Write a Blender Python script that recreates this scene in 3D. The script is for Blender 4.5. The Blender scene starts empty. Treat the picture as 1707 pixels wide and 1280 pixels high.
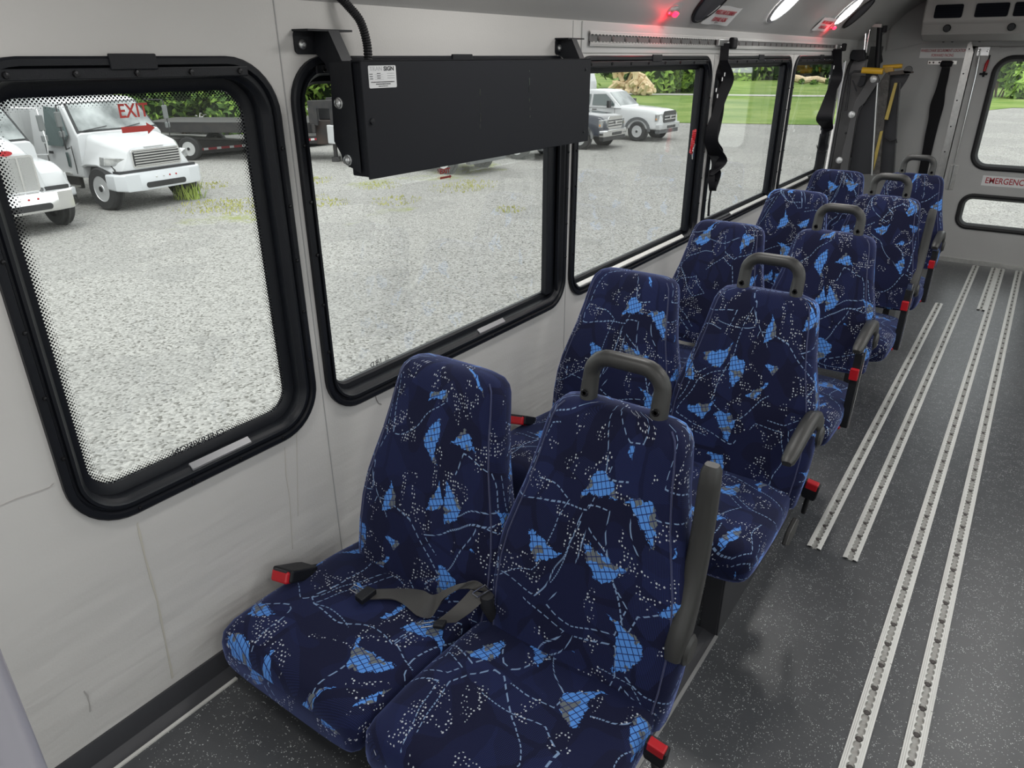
import bpy, bmesh, math, random
from mathutils import Vector, Matrix
import numpy as np
PI = math.pi
random.seed(7)
scene = bpy.context.scene
COL = scene.collection

# ------------------------------------------------------------------ camera
F_PX, CX, CY = 1190.0, 853.5, 640.0
CAM_H = 1.633                       # eye height above the bus floor
AX = np.array([[0.81704824, 0.23826248, -0.52503635],
               [0.5765634, -0.34175959, 0.74214218],
               [-0.00261157, -0.90908271, -0.4166075]])
cam_d = bpy.data.cameras.new('camera')
cam = bpy.data.objects.new('camera', cam_d)
COL.objects.link(cam)
cam_d.sensor_fit = 'HORIZONTAL'
cam_d.sensor_width = 36.0
cam_d.lens = 36.0 * F_PX / 1707.0
cam_d.clip_start = 0.02
cam_d.clip_end = 600
m = Matrix.Identity(4)
for i in range(3):
    m[i][0] = AX[i][0]; m[i][1] = -AX[i][1]; m[i][2] = -AX[i][2]
m[0][3], m[1][3], m[2][3] = 0.0, 0.0, CAM_H
cam.matrix_world = m
scene.camera = cam

# ------------------------------------------------------------------ world
GZ = -1.717                         # height of the yard below the bus floor
w = bpy.data.worlds.new('overcast_sky'); scene.world = w; w.use_nodes = True
nt = w.node_tree; nt.nodes.clear()
out = nt.nodes.new('ShaderNodeOutputWorld'); bg = nt.nodes.new('ShaderNodeBackground')
tc = nt.nodes.new('ShaderNodeTexCoord'); nz = nt.nodes.new('ShaderNodeTexNoise'); rp = nt.nodes.new('ShaderNodeValToRGB')
nz.inputs['Scale'].default_value = 2.2; nz.inputs['Detail'].default_value = 5
rp.color_ramp.elements[0].position = .3; rp.color_ramp.elements[0].color = (.86, .90, .95, 1)
rp.color_ramp.elements[1].position = .7; rp.color_ramp.elements[1].color = (1, .99, .97, 1)
nt.links.new(tc.outputs['Generated'], nz.inputs['Vector']); nt.links.new(nz.outputs['Fac'], rp.inputs['Fac'])
nt.links.new(rp.outputs['Color'], bg.inputs['Color']); bg.inputs['Strength'].default_value = 1.95
nt.links.new(bg.outputs['Background'], out.inputs['Surface'])
sd = bpy.data.lights.new('veiled_sun', 'SUN'); sd.energy = 1.1; sd.angle = math.radians(25); sd.color = (1, .97, .92)
so = bpy.data.objects.new('veiled_sun', sd); COL.objects.link(so); so.rotation_euler = (math.radians(20), math.radians(14), 0)
so['label'] = 'soft sun behind thin cloud'; so['category'] = 'light'

# added fill lights under the saloon ceiling, no fixtures at these places
def area(name, loc, rot, sx, sy, e, col=(1, .98, .95)):
    d = bpy.data.lights.new(name, 'AREA'); d.shape = 'RECTANGLE'; d.size = sx; d.size_y = sy; d.energy = e; d.color = col
    o = bpy.data.objects.new(name, d); COL.objects.link(o); o.location = loc; o.rotation_euler = rot
    return o
LIGHT_Y = (-1.2, 0.2, 1.6, 2.75, 3.9, 5.05)
for ly in LIGHT_Y:
    for sx in (-1, 1):
        area('saloon_fill_light', ((-.18) + sx * .66, ly, 2.045), (0, math.radians(sx * 12), 0), .16, .34, 5.6)
vs = scene.view_settings
vs.view_transform = 'Standard'; vs.look = 'None'; vs.exposure = 0.0; vs.gamma = 1.0; vs.use_curve_mapping = False

# ------------------------------------------------------------------ helpers
def ray(u, v):
    return AX @ np.array([(u - CX) / F_PX, (v - CY) / F_PX, 1.0])
def at_x(u, v, X):
    r = ray(u, v); t = X / r[0]; return Vector((X, r[1] * t, CAM_H + r[2] * t))
def at_y(u, v, Y):
    r = ray(u, v); t = Y / r[1]; return Vector((r[0] * t, Y, CAM_H + r[2] * t))
def at_z(u, v, Z):
    r = ray(u, v); t = (Z - CAM_H) / r[2]; return Vector((r[0] * t, r[1] * t, Z))

class MB:
    """collects geometry for one mesh"""
    def __init__(s): s.v = []; s.f = []; s.mi = []; s.uv = {}; s.cur = 0; s.xf = None
    def add(s, vs, fs, uvs=None):
        b = len(s.v)
        if s.xf is not None: vs = [tuple(s.xf @ Vector(p)) for p in vs]
        s.v += [tuple(p) for p in vs]
        for k, f in enumerate(fs):
            s.f.append([b + i for i in f]); s.mi.append(s.cur)
            if uvs: s.uv[len(s.f) - 1] = uvs[k]
        return s
    def box(s, c, d, R=None, tx=1.0, ty=1.0):
        """box centre c, size d; tx, ty scale the top face"""
        vs = []
        for k in (-1, 1):
            for j in (-1, 1):
                for i in (-1, 1):
                    fx = tx if k > 0 else 1; fy = ty if k > 0 else 1
                    p = Vector((i * d[0] / 2 * fx, j * d[1] / 2 * fy, k * d[2] / 2))
                    if R: p = R @ p
                    vs.append(p + Vector(c))
        return s.add(vs, [(0, 2, 3, 1), (4, 5, 7, 6), (0, 1, 5, 4), (2, 6, 7, 3), (0, 4, 6, 2), (1, 3, 7, 5)])
    def span(s, a, b):
        a = Vector(a); b = Vector(b)
        return s.box((a + b) / 2, [abs(b[i] - a[i]) for i in range(3)])
    def prism(s, pts, vec):
        """polygon (3d points) extruded along vec"""
        n = len(pts); vec = Vector(vec)
        vs = [Vector(p) for p in pts] + [Vector(p) + vec for p in pts]
        nrm = Vector((0, 0, 0))
        for i in range(n): nrm += Vector(pts[i]).cross(Vector(pts[(i + 1) % n]))
        fl = nrm.dot(vec) > 0
        fs = [tuple(range(n))[::-1] if fl else tuple(range(n)), tuple(range(n, 2 * n)) if fl else tuple(range(n, 2 * n))[::-1]]
        for i in range(n):
            j = (i + 1) % n
            fs.append((i, j, n + j, n + i) if fl else (j, i, n + i, n + j))
        return s.add(vs, fs)
    def loft(s, rings, closed=True, caps=True, uv=False):
        n = len(rings[0]); vs = [p for r in rings for p in r]; fs = []; uvs = []
        vv = [0.0]
        for a, b in zip(rings[:-1], rings[1:]):
            ca = sum((Vector(p) for p in a), Vector()) / n; cb = sum((Vector(p) for p in b), Vector()) / n
            vv.append(vv[-1] + (cb - ca).length)
        big = max(rings, key=lambda r: sum((Vector(r[i]) - Vector(r[(i + 1) % n])).length for i in range(n)))
        uu = [0.0]
        for i in range(n): uu.append(uu[-1] + (Vector(big[(i + 1) % n]) - Vector(big[i])).length)
        for k in range(len(rings) - 1):
            for i in range(n if closed else n - 1):
                j = (i + 1) % n
                fs.append((k * n + i, k * n + j, (k + 1) * n + j, (k + 1) * n + i))
                uvs.append([(uu[i], vv[k]), (uu[i + 1], vv[k]), (uu[i + 1], vv[k + 1]), (uu[i], vv[k + 1])])
        if caps and closed:
            L = (len(rings) - 1) * n
            fs.append(tuple(range(n))[::-1]); fs.append(tuple(range(L, L + n)))
            for off, ids in ((0, list(range(n))[::-1]), (.31, list(range(n)))):
                base = rings[0] if off == 0 else rings[-1]
                uvs.append([(Vector(base[q])[0] + off, Vector(base[q])[1] + Vector(base[q])[2]) for q in ids])
        return s.add(vs, fs, uvs if uv else None)
    def tube(s, pts, r, n=12, caps=True):
        pts = [Vector(p) for p in pts]; rings = []
        rr = r if isinstance(r, (list, tuple)) else [r] * len(pts)
        up = None
        for i, p in enumerate(pts):
            t = (pts[min(i + 1, len(pts) - 1)] - pts[max(i - 1, 0)]).normalized()
            if up is None:
                up = Vector((0, 0, 1)) if abs(t.z) < .9 else Vector((1, 0, 0))
            a = t.cross(up).normalized(); b = a.cross(t).normalized(); up = b
            rings.append([p + (a * math.cos(2 * PI * k / n) + b * math.sin(2 * PI * k / n)) * rr[i] for k in range(n)])
        return s.loft(rings[::-1] if False else [r_[::-1] for r_ in rings], caps=caps)
    def lathe(s, prof, c=(0, 0, 0), axis='z', n=24, caps=True):
        """prof = [(radius, height)]"""
        rings = []
        c = Vector(c)
        for r, h in prof:
            ring = []
            for k in range(n):
                a = 2 * PI * k / n
                x, y = r * math.cos(a), r * math.sin(a)
                p = {'z': (x, y, h), 'y': (x, h, -y), 'x': (h, x, y)}[axis]
                ring.append(c + Vector(p))
            rings.append(ring)
        return s.loft(rings, caps=caps)
    def ribbon(s, pts, wv, t=.0015):
        """strap: centre points, half-width vectors"""
        rings = []
        for i, (p, wd) in enumerate(zip(pts, wv)):
            p = Vector(p); wd = Vector(wd)
            d = (Vector(pts[min(i + 1, len(pts) - 1)]) - Vector(pts[max(i - 1, 0)])).normalized()
            nn = d.cross(wd).normalized() * t
            rings.append([p - wd - nn, p + wd - nn, p + wd + nn, p - wd + nn])
        return s.loft(rings)
    def build(s, name, mat, parent=None, smooth=None, bevel=0, seg=2, loc=None):
        me = bpy.data.meshes.new(name)
        me.from_pydata([tuple(p) for p in s.v], [], s.f)
        mats = mat if isinstance(mat, (list, tuple)) else [mat]
        for q in mats: me.materials.append(q)
        if len(mats) > 1:
            for p, i in zip(me.polygons, s.mi): p.material_index = i
        if s.uv:
            L = me.uv_layers.new(name='uv')
            for p in me.polygons:
                u = s.uv.get(p.index)
                if u:
                    for q, li in enumerate(p.loop_indices): L.data[li].uv = u[q]
        bm = bmesh.new(); bm.from_mesh(me)
        bmesh.ops.recalc_face_normals(bm, faces=bm.faces)
        if smooth is not None:
            for f in bm.faces: f.smooth = True
            for e in bm.edges:
                if len(e.link_faces) == 2: e.smooth = e.calc_face_angle(0) < math.radians(smooth)
        bm.to_mesh(me); bm.free()
        o = bpy.data.objects.new(name, me); COL.objects.link(o)
        if loc is not None: o.location = loc
        if parent: o.parent = parent
        if bevel:
            b = o.modifiers.new('bevel', 'BEVEL'); b.width = bevel; b.segments = seg; b.limit_method = 'ANGLE'; b.angle_limit = math.radians(40)
            b.harden_normals = False
        return o

def rrect(w, h, r, n=6, cx=0, cy=0):
    """rounded rectangle outline, counter-clockwise"""
    pts = []
    for qx, qy, a0 in ((1, 1, 0), (-1, 1, PI / 2), (-1, -1, PI), (1, -1, 1.5 * PI)):
        for k in range(n + 1):
            a = a0 + k / n * PI / 2
            pts.append((cx + qx * (w / 2 - r) + r * math.cos(a), cy + qy * (h / 2 - r) + r * math.sin(a)))
    return pts
def tag(o, label, cat, group=None):
    o['label'] = label; o['category'] = cat
    if group: o['group'] = group
    return o
def empty(name, loc=(0, 0, 0), rz=0, parent=None):
    o = bpy.data.objects.new(name, None); COL.objects.link(o); o.location = loc; o.rotation_euler = (0, 0, rz)
    o.empty_display_size = .1
    if parent: o.parent = parent
    return o
def thing(name, label, cat, loc=(0, 0, 0), rz=0, group=None):
    return tag(empty(name, loc, rz), label, cat, group)
def struct(o): o['kind'] = 'structure'; return o
def kids(o): return [c for c in bpy.data.objects if c.parent == o]
def copy_tree(o, parent=None):
    c = o.copy(); COL.objects.link(c)
    if parent: c.parent = parent
    for ch in kids(o): copy_tree(ch, c)
    return c
def text(name, s, mat, size, M, parent=None, ext=.0004, off=0.0, align='CENTER', sx=1.0):
    cu = bpy.data.curves.new(name, 'FONT'); cu.body = s; cu.size = size; cu.extrude = ext; cu.offset = off
    cu.align_x = align; cu.align_y = 'CENTER'; cu.resolution_u = 3
    tmp = bpy.data.objects.new(name, cu); COL.objects.link(tmp)
    dg = bpy.context.evaluated_depsgraph_get()
    me = bpy.data.meshes.new_from_object(tmp.evaluated_get(dg))
    me.transform(Matrix.Scale(sx, 4, (1, 0, 0))); me.transform(M)
    bpy.data.objects.remove(tmp); me.name = name
    me.materials.clear(); me.materials.append(mat)
    o = bpy.data.objects.new(name, me); COL.objects.link(o)
    if parent: o.parent = parent
    return o
def frame3(o, xd, yd):
    """matrix with origin o, local x -> xd, local y -> yd"""
    xd = Vector(xd).normalized(); yd = Vector(yd); zd = xd.cross(yd).normalized(); yd = zd.cross(xd)
    M = Matrix.Identity(4)
    for i in range(3): M[i][0] = xd[i]; M[i][1] = yd[i]; M[i][2] = zd[i]; M[i][3] = o[i]
    return M

# ------------------------------------------------------------------ materials
MATS = {}
def P(name, col, rough=.5, metal=0, spec=.5, bump=None, vary=None, sheen=0, coat=0, emit=None):
    if name in MATS: return MATS[name]
    mt = bpy.data.materials.new(name); mt.use_nodes = True; t = mt.node_tree; b = t.nodes['Principled BSDF']
    b.inputs['Base Color'].default_value = (*col, 1); b.inputs['Roughness'].default_value = rough
    b.inputs['Metallic'].default_value = metal; b.inputs['Specular IOR Level'].default_value = spec
    if sheen: b.inputs['Sheen Weight'].default_value = sheen
    if coat: b.inputs['Coat Weight'].default_value = coat; b.inputs['Coat Roughness'].default_value = .05
    if emit: b.inputs['Emission Color'].default_value = (*emit[0], 1); b.inputs['Emission Strength'].default_value = emit[1]
    co = t.nodes.new('ShaderNodeTexCoord')
    if bump:
        n = t.nodes.new('ShaderNodeTexNoise'); n.inputs['Scale'].default_value = bump[0]; n.inputs['Detail'].default_value = 4
        bp = t.nodes.new('ShaderNodeBump'); bp.inputs['Strength'].default_value = bump[1]; bp.inputs['Distance'].default_value = bump[2] if len(bump) > 2 else .002
        t.links.new(co.outputs['Object'], n.inputs['Vector']); t.links.new(n.outputs['Fac'], bp.inputs['Height']); t.links.new(bp.outputs['Normal'], b.inputs['Normal'])
    if vary:   # (scale, other colour, amount)
        n = t.nodes.new('ShaderNodeTexNoise'); n.inputs['Scale'].default_value = vary[0]; n.inputs['Detail'].default_value = 6
        r = t.nodes.new('ShaderNodeValToRGB'); r.color_ramp.elements[0].position = .35; r.color_ramp.elements[1].position = .7
        r.color_ramp.elements[0].color = (*col, 1)
        r.color_ramp.elements[1].color = (*[a * (1 - vary[2]) + c * vary[2] for a, c in zip(col, vary[1])], 1)
        t.links.new(co.outputs['Object'], n.inputs['Vector']); t.links.new(n.outputs['Fac'], r.inputs['Fac']); t.links.new(r.outputs['Color'], b.inputs['Base Color'])
    MATS[name] = mt
    return mt

class NG:
    """tiny node-graph writer"""
    def __init__(s, mt): s.t = mt.node_tree
    def n(s, kind, **kw):
        x = s.t.nodes.new(kind)
        for k, v in kw.items(): setattr(x, k, v)
        return x
    def l(s, a, b): s.t.links.new(a, b)
    def m(s, op, a, b=None, c=None):
        x = s.n('ShaderNodeMath', operation=op)
        for i, q in enumerate((a, b, c)):
            if q is None: continue
            if isinstance(q, (int, float)): x.inputs[i].default_value = q
            else: s.l(q, x.inputs[i])
        return x.outputs[0]
    def vm(s, op, a, b=None, scale=None):
        x = s.n('ShaderNodeVectorMath', operation=op)
        for i, q in enumerate((a, b)):
            if q is None: continue
            if isinstance(q, (tuple, list)): x.inputs[i].default_value = q
            else: s.l(q, x.inputs[i])
        if scale is not None: x.inputs['Scale'].default_value = scale
        return x.outputs[0]
    def mix(s, f, a, b):
        x = s.n('ShaderNodeMix', data_type='RGBA')
        if isinstance(f, (int, float)): x.inputs[0].default_value = f
        else: s.l(f, x.inputs[0])
        for i, q in ((6, a), (7, b)):
            if isinstance(q, tuple): x.inputs[i].default_value = (*q, 1)
            else: s.l(q, x.inputs[i])
        return x.outputs[2]
    def vor(s, vec, scale, feature='F1', rnd=1.0, dim='2D'):
        x = s.n('ShaderNodeTexVoronoi', voronoi_dimensions=dim, feature=feature); s.l(vec, x.inputs['Vector'])
        x.inputs['Scale'].default_value = scale; x.inputs['Randomness'].default_value = rnd
        return x
    def noise(s, vec, scale, detail=2, dim='3D'):
        x = s.n('ShaderNodeTexNoise', noise_dimensions=dim); s.l(vec, x.inputs['Vector'])
        x.inputs['Scale'].default_value = scale; x.inputs['Detail'].default_value = detail
        return x
    def sep(s, vec):
        x = s.n('ShaderNodeSeparateXYZ'); s.l(vec, x.inputs[0]); return x.outputs

def fabric():
    mt = bpy.data.materials.new('patterned_moquette'); mt.use_nodes = True; g = NG(mt); b = mt.node_tree.nodes['Principled BSDF']
    uv0 = g.n('ShaderNodeUVMap').outputs[0]; oi = g.n('ShaderNodeObjectInfo').outputs['Random']
    cmb = g.n('ShaderNodeCombineXYZ'); g.l(g.m('MULTIPLY', oi, 3.7), cmb.inputs[0]); g.l(g.m('MULTIPLY', oi, 5.3), cmb.inputs[1])
    uv = g.vm('ADD', uv0, cmb.outputs[0])
    def warp(sc, amt, v=uv):
        n = g.noise(v, sc, 1, '2D'); return g.vm('ADD', v, g.vm('SCALE', g.vm('SUBTRACT', n.outputs['Color'], (.5, .5, .5)), scale=amt))
    w1 = warp(7, .09); w2 = warp(55, .016)
    navy = (.0022, .0032, .0215)
    col = g.mix(g.m('GREATER_THAN', g.noise(w1, 9, 0, '2D').outputs['Fac'], .53), navy, (.0032, .0054, .032))
    # hatched facets
    hv = g.vor(warp(5, .08), 10.5); hc = g.sep(hv.outputs['Color'])
    he = g.vor(warp(5, .08), 10.5, 'DISTANCE_TO_EDGE')
    hm = g.m('MULTIPLY', g.m('GREATER_THAN', hc[0], .55), g.m('GREATER_THAN', he.outputs['Distance'], .07))
    su = g.sep(uv)
    hx = g.m('LESS_THAN', g.m('FRACT', g.m('MULTIPLY', su[0], 300)), .45)
    hy = g.m('LESS_THAN', g.m('FRACT', g.m('MULTIPLY', g.m('ADD', su[1], g.m('MULTIPLY', su[0], .25)), 260)), .6)
    hy = g.m('MAXIMUM', hy, g.m('GREATER_THAN', hc[1], .6))
    hatch = g.m('MULTIPLY', hm, g.m('MULTIPLY', hx, hy))
    col = g.mix(g.m('MULTIPLY', hatch, .7), col, (.014, .023, .095))
    # dot clusters
    dv = g.vor(uv, 120, rnd=.62); cl = g.noise(w1, 10.5, 1, '2D').outputs['Fac']
    band = g.m('MULTIPLY', g.m('GREATER_THAN', cl, .585), g.m('LESS_THAN', cl, .70))
    dsz = g.m('ADD', .12, g.m('MULTIPLY', g.sep(dv.outputs['Color'])[0], .17))
    dots = g.m('MULTIPLY', g.m('LESS_THAN', dv.outputs['Distance'], dsz), band)
    dots = g.m('MULTIPLY', dots, g.m('GREATER_THAN', g.sep(dv.outputs['Color'])[1], .30))
    # dashed loops
    def dashes(vec, sc, lo, wd, keep, cnt):
        e = g.vor(vec, sc, 'DISTANCE_TO_EDGE').outputs['Distance']; f = g.vor(vec, sc)
        pv = g.vm('SUBTRACT', g.vm('SCALE', vec, scale=sc), g.vm('SCALE', f.outputs['Position'], scale=sc)); q = g.sep(pv)
        ang = g.m('ARCTAN2', q[1], q[0]); c = g.sep(f.outputs['Color'])
        ln = g.m('MULTIPLY', g.m('GREATER_THAN', e, lo), g.m('LESS_THAN', e, lo + wd))
        ds = g.m('LESS_THAN', g.m('FRACT', g.m('MULTIPLY', ang, cnt / (2 * PI))), .66)
        op = g.m('GREATER_THAN', g.m('SINE', g.m('ADD', ang, g.m('MULTIPLY', c[1], 6.28))), -.35)
        return g.m('MULTIPLY', g.m('MULTIPLY', ln, ds), g.m('MULTIPLY', op, g.m('LESS_THAN', c[0], keep)))
    d1 = g.m('MAXIMUM', dashes(warp(6, .07), 5.2, .055, .0165, .9, 46), dashes(warp(4.3, .11), 3.4, .10, .0105, .6, 70))
    col = g.mix(d1, col, (.17, .25, .40))
    col = g.mix(dots, col, (.42, .45, .50))
    # light blue wing patches
    sc = 6.4
    pf = g.vor(w2, sc, rnd=.75); c = g.sep(pf.outputs['Color'])
    pv = g.sep(g.vm('SUBTRACT', g.vm('SCALE', w2, scale=sc), g.vm('SCALE', pf.outputs['Position'], scale=sc)))
    an = g.m('MULTIPLY', c[0], 6.28)
    ca = g.m('COSINE', an); sa = g.m('SINE', an)
    x = g.m('ADD', g.m('MULTIPLY', pv[0], ca), g.m('MULTIPLY', pv[1], sa))
    y = g.m('SUBTRACT', g.m('MULTIPLY', pv[1], ca), g.m('MULTIPLY', pv[0], sa))
    jag = g.m('MULTIPLY', g.m('SUBTRACT', g.noise(uv, 190, 2, '2D').outputs['Fac'], .5), .10)
    bend = g.m('ADD', x, g.m('MULTIPLY', g.m('MULTIPLY', y, y), 1.6))
    sh = g.m('ADD', g.m('MULTIPLY', g.m('ABSOLUTE', bend), g.m('ADD', 1.9, g.m('MULTIPLY', y, 3.6))), g.m('MULTIPLY', g.m('ABSOLUTE', y), .95))
    pm = g.m('MULTIPLY', g.m('LESS_THAN', g.m('ADD', sh, jag), g.m('ADD', .25, g.m('MULTIPLY', c[2], .15))), g.m('LESS_THAN', c[1], .50))
    l1 = g.m('LESS_THAN', g.m('FRACT', g.m('MULTIPLY', g.m('ADD', su[0], g.m('MULTIPLY', su[1], .5)), 74)), .15)
    l2 = g.m('LESS_THAN', g.m('FRACT', g.m('MULTIPLY', g.m('SUBTRACT', su[1], g.m('MULTIPLY', su[0], .35)), 62)), .13)
    blue = g.mix(g.m('GREATER_THAN', g.noise(w2, 34, 0, '2D').outputs['Fac'], .62), (.080, .24, .62), (.12, .135, .14))
    blue = g.mix(g.m('MAXIMUM', l1, l2), blue, (.010, .02, .10))
    col = g.mix(pm, col, blue)
    g.l(col, b.inputs['Base Color'])
    b.inputs['Roughness'].default_value = .85; b.inputs['Sheen Weight'].default_value = .35; b.inputs['Sheen Roughness'].default_value = .4
    b.inputs['Sheen Tint'].default_value = (.35, .45, 1, 1); b.inputs['Specular IOR Level'].default_value = .25
    bn = g.noise(uv, 420, 1, '2D'); bp = g.n('ShaderNodeBump'); bp.inputs['Strength'].default_value = .25; bp.inputs['Distance'].default_value = .001
    g.l(bn.outputs['Fac'], bp.inputs['Height']); g.l(bp.outputs['Normal'], b.inputs['Normal'])
    return mt
FAB = fabric()

def floor_mat():
    mt = bpy.data.materials.new('speckled_vinyl'); mt.use_nodes = True; g = NG(mt); b = mt.node_tree.nodes['Principled BSDF']
    o = g.n('ShaderNodeTexCoord').outputs['Object']
    base = g.mix(g.noise(o, 3, 5).outputs['Fac'], (.040, .043, .049), (.066, .069, .074))
    v = g.vor(o, 240, dim='3D'); c = g.sep(v.outputs['Color'])
    cl = g.noise(o, 24, 3).outputs['Fac']
    thr = g.m('ADD', .12, g.m('MULTIPLY', g.m('GREATER_THAN', cl, .51), .42))
    sp = g.m('MULTIPLY', g.m('LESS_THAN', v.outputs['Distance'], g.m('ADD', .14, g.m('MULTIPLY', c[1], .26))), g.m('LESS_THAN', c[0], thr))
    col = g.mix(g.m('MULTIPLY', sp, .8), base, (.50, .52, .52))
    g.l(col, b.inputs['Base Color']); b.inputs['Roughness'].default_value = .34; b.inputs['Specular IOR Level'].default_value = .6
    n1 = g.noise(o, 60, 4); bp = g.n('ShaderNodeBump'); bp.inputs['Strength'].default_value = .25; bp.inputs['Distance'].default_value = .003
    g.l(n1.outputs['Fac'], bp.inputs['Height']); g.l(bp.outputs['Normal'], b.inputs['Normal'])
    return mt
FLOOR = floor_mat()

def wall_mat(name, col, wr=.0):
    mt = bpy.data.materials.new(name); mt.use_nodes = True; g = NG(mt); b = mt.node_tree.nodes['Principled BSDF']
    o = g.n('ShaderNodeTexCoord').outputs['Object']
    c2 = tuple(q * .86 for q in col)
    mp = g.n('ShaderNodeMapping'); g.l(o, mp.inputs[0]); mp.inputs['Scale'].default_value = (1, .6, 1.6)
    colr = g.mix(g.noise(mp.outputs[0], 3.5, 6).outputs['Fac'], col, c2)
    g.l(colr, b.inputs['Base Color']); b.inputs['Roughness'].default_value = .55; b.inputs['Specular IOR Level'].default_value = .35
    mp2 = g.n('ShaderNodeMapping'); g.l(o, mp2.inputs[0]); mp2.inputs['Rotation'].default_value = (math.radians(18), 0, 0); mp2.inputs['Scale'].default_value = (1, 1.2, 7)
    a = g.noise(mp2.outputs[0], 2.2, 3); f = g.noise(o, 220, 2)
    z = g.sep(o)[2]
    fade = g.m('MAXIMUM', g.m('MULTIPLY', g.m('SUBTRACT', .95, z), 1.0), .1)
    h = g.m('ADD', g.m('MULTIPLY', g.m('MULTIPLY', a.outputs['Fac'], fade), wr), g.m('MULTIPLY', f.outputs['Fac'], .02))
    bp = g.n('ShaderNodeBump'); bp.inputs['Strength'].default_value = .6; bp.inputs['Distance'].default_value = .02
    g.l(h, bp.inputs['Height']); g.l(bp.outputs['Normal'], b.inputs['Normal'])
    return mt
WALL = wall_mat('grey_wall_fabric', (.56, .55, .535), .9)
PANEL = wall_mat('grey_painted_panel', (.50, .50, .495), .0)
CEIL = wall_mat('grey_ceiling_liner', (.44, .435, .43), .0)

def glass_mat(name, tint=(.96, .98, .97), g0=.05):
    mt = bpy.data.materials.new(name); mt.use_nodes = True; g = NG(mt); t = mt.node_tree; t.nodes.clear()
    o = g.n('ShaderNodeOutputMaterial'); tr = g.n('ShaderNodeBsdfTransparent'); gl = g.n('ShaderNodeBsdfGlossy'); mx = g.n('ShaderNodeMixShader')
    tr.inputs[0].default_value = (*tint, 1); gl.inputs['Roughness'].default_value = .02; gl.inputs[0].default_value = (.9, .9, .9, 1)
    fr = g.n('ShaderNodeFresnel'); fr.inputs[0].default_value = 1.35
    g.l(g.m('MINIMUM', g.m('MULTIPLY', fr.outputs[0], g0 * 12), .25), mx.inputs[0]); g.l(tr.outputs[0], mx.inputs[1]); g.l(gl.outputs[0], mx.inputs[2]); g.l(mx.outputs[0], o.inputs[0])
    return mt
GLASS = glass_mat('window_glass')

def dots_mat():
    """printed dot screen at the rim of the first window"""
    mt = bpy.data.materials.new('printed_dot_screen'); mt.use_nodes = True; g = NG(mt); t = mt.node_tree; t.nodes.clear()
    uv = g.n('ShaderNodeUVMap').outputs[0]
    o = g.n('ShaderNodeTexCoord').outputs['Object']; s = g.sep(o); d = g.sep(uv)[1]
    k = 1 / .0050
    a = g.m('SUBTRACT', g.m('FRACT', g.m('MULTIPLY', g.m('ADD', s[1], s[2]), k * .7)), .5)
    c = g.m('SUBTRACT', g.m('FRACT', g.m('MULTIPLY', g.m('SUBTRACT', s[1], s[2]), k * .7)), .5)
    r = g.m('SQRT', g.m('ADD', g.m('MULTIPLY', a, a), g.m('MULTIPLY', c, c)))
    m_ = g.m('LESS_THAN', r, g.m('MULTIPLY', g.m('SUBTRACT', 1.12, d), .46))
    om = g.n('ShaderNodeOutputMaterial'); tr = g.n('ShaderNodeBsdfTransparent'); df = g.n('ShaderNodeBsdfDiffuse'); mx = g.n('ShaderNodeMixShader')
    df.inputs[0].default_value = (.01, .01, .012, 1)
    g.l(m_, mx.inputs[0]); g.l(tr.outputs[0], mx.inputs[1]); g.l(df.outputs[0], mx.inputs[2]); g.l(mx.outputs[0], om.inputs[0])
    return mt
DOTS = dots_mat()

def gravel_mat():
    mt = bpy.data.materials.new('crushed_stone_yard'); mt.use_nodes = True; g = NG(mt); b = mt.node_tree.nodes['Principled BSDF']
    o = g.n('ShaderNodeTexCoord').outputs['Object']
    v = g.vor(o, 36, dim='2D'); c = g.sep(v.outputs['Color'])
    st = g.mix(c[0], (.26, .255, .24), (.53, .52, .495))
    st = g.mix(g.m('LESS_THAN', c[1], .10), st, (.12, .115, .10))
    fine = g.noise(o, 70, 3).outputs['Fac']
    st = g.mix(g.m('MULTIPLY', fine, .45), st, (.41, .405, .385))
    big = g.noise(o, .35, 5).outputs['Fac']
    st = g.mix(g.m('MULTIPLY', g.m('GREATER_THAN', big, .52), .2), st, (.22, .22, .215))
    gr = g.noise(o, .42, 6); gm = g.n('ShaderNodeMapRange'); g.l(gr.outputs['Fac'], gm.inputs[0]); gm.inputs[1].default_value = .585; gm.inputs[2].default_value = .68
    sx = g.sep(o)
    zone = g.m('MULTIPLY', g.m('LESS_THAN', sx[0], -12.0), g.m('MULTIPLY', g.m('GREATER_THAN', sx[1], 8.0), g.m('LESS_THAN', sx[1], 24.0)))
    wm = g.m('MULTIPLY', g.m('MULTIPLY', gm.outputs[0], zone), g.m('GREATER_THAN', g.noise(o, 9, 4).outputs['Fac'], .44))
    st = g.mix(g.m('MULTIPLY', wm, .8), st, g.mix(fine, (.40, .42, .12), (.20, .25, .07)))
    g.l(st, b.inputs['Base Color']); b.inputs['Roughness'].default_value = .95; b.inputs['Specular IOR Level'].default_value = .15
    bp = g.n('ShaderNodeBump'); bp.inputs['Strength'].default_value = .8; bp.inputs['Distance'].default_value = .03
    g.l(v.outputs['Distance'], bp.inputs['Height']); bp.invert = True; g.l(bp.outputs['Normal'], b.inputs['Normal'])
    return mt
GRAVEL = gravel_mat()
def grass_mat(name, a, b2):
    mt = bpy.data.materials.new(name); mt.use_nodes = True; g = NG(mt); b = mt.node_tree.nodes['Principled BSDF']
    o = g.n('ShaderNodeTexCoord').outputs['Object']
    col = g.mix(g.m('MULTIPLY', g.m('SUBTRACT', g.noise(o, .28, 7).outputs['Fac'], .32), 2.6), a, b2); col = g.mix(g.m('MULTIPLY', g.noise(o, 14, 4).outputs['Fac'], .5), col, tuple(q * .5 for q in a))
    g.l(col, b.inputs['Base Color']); b.inputs['Roughness'].default_value = .9; b.inputs['Specular IOR Level'].default_value = .1
    return mt
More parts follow.
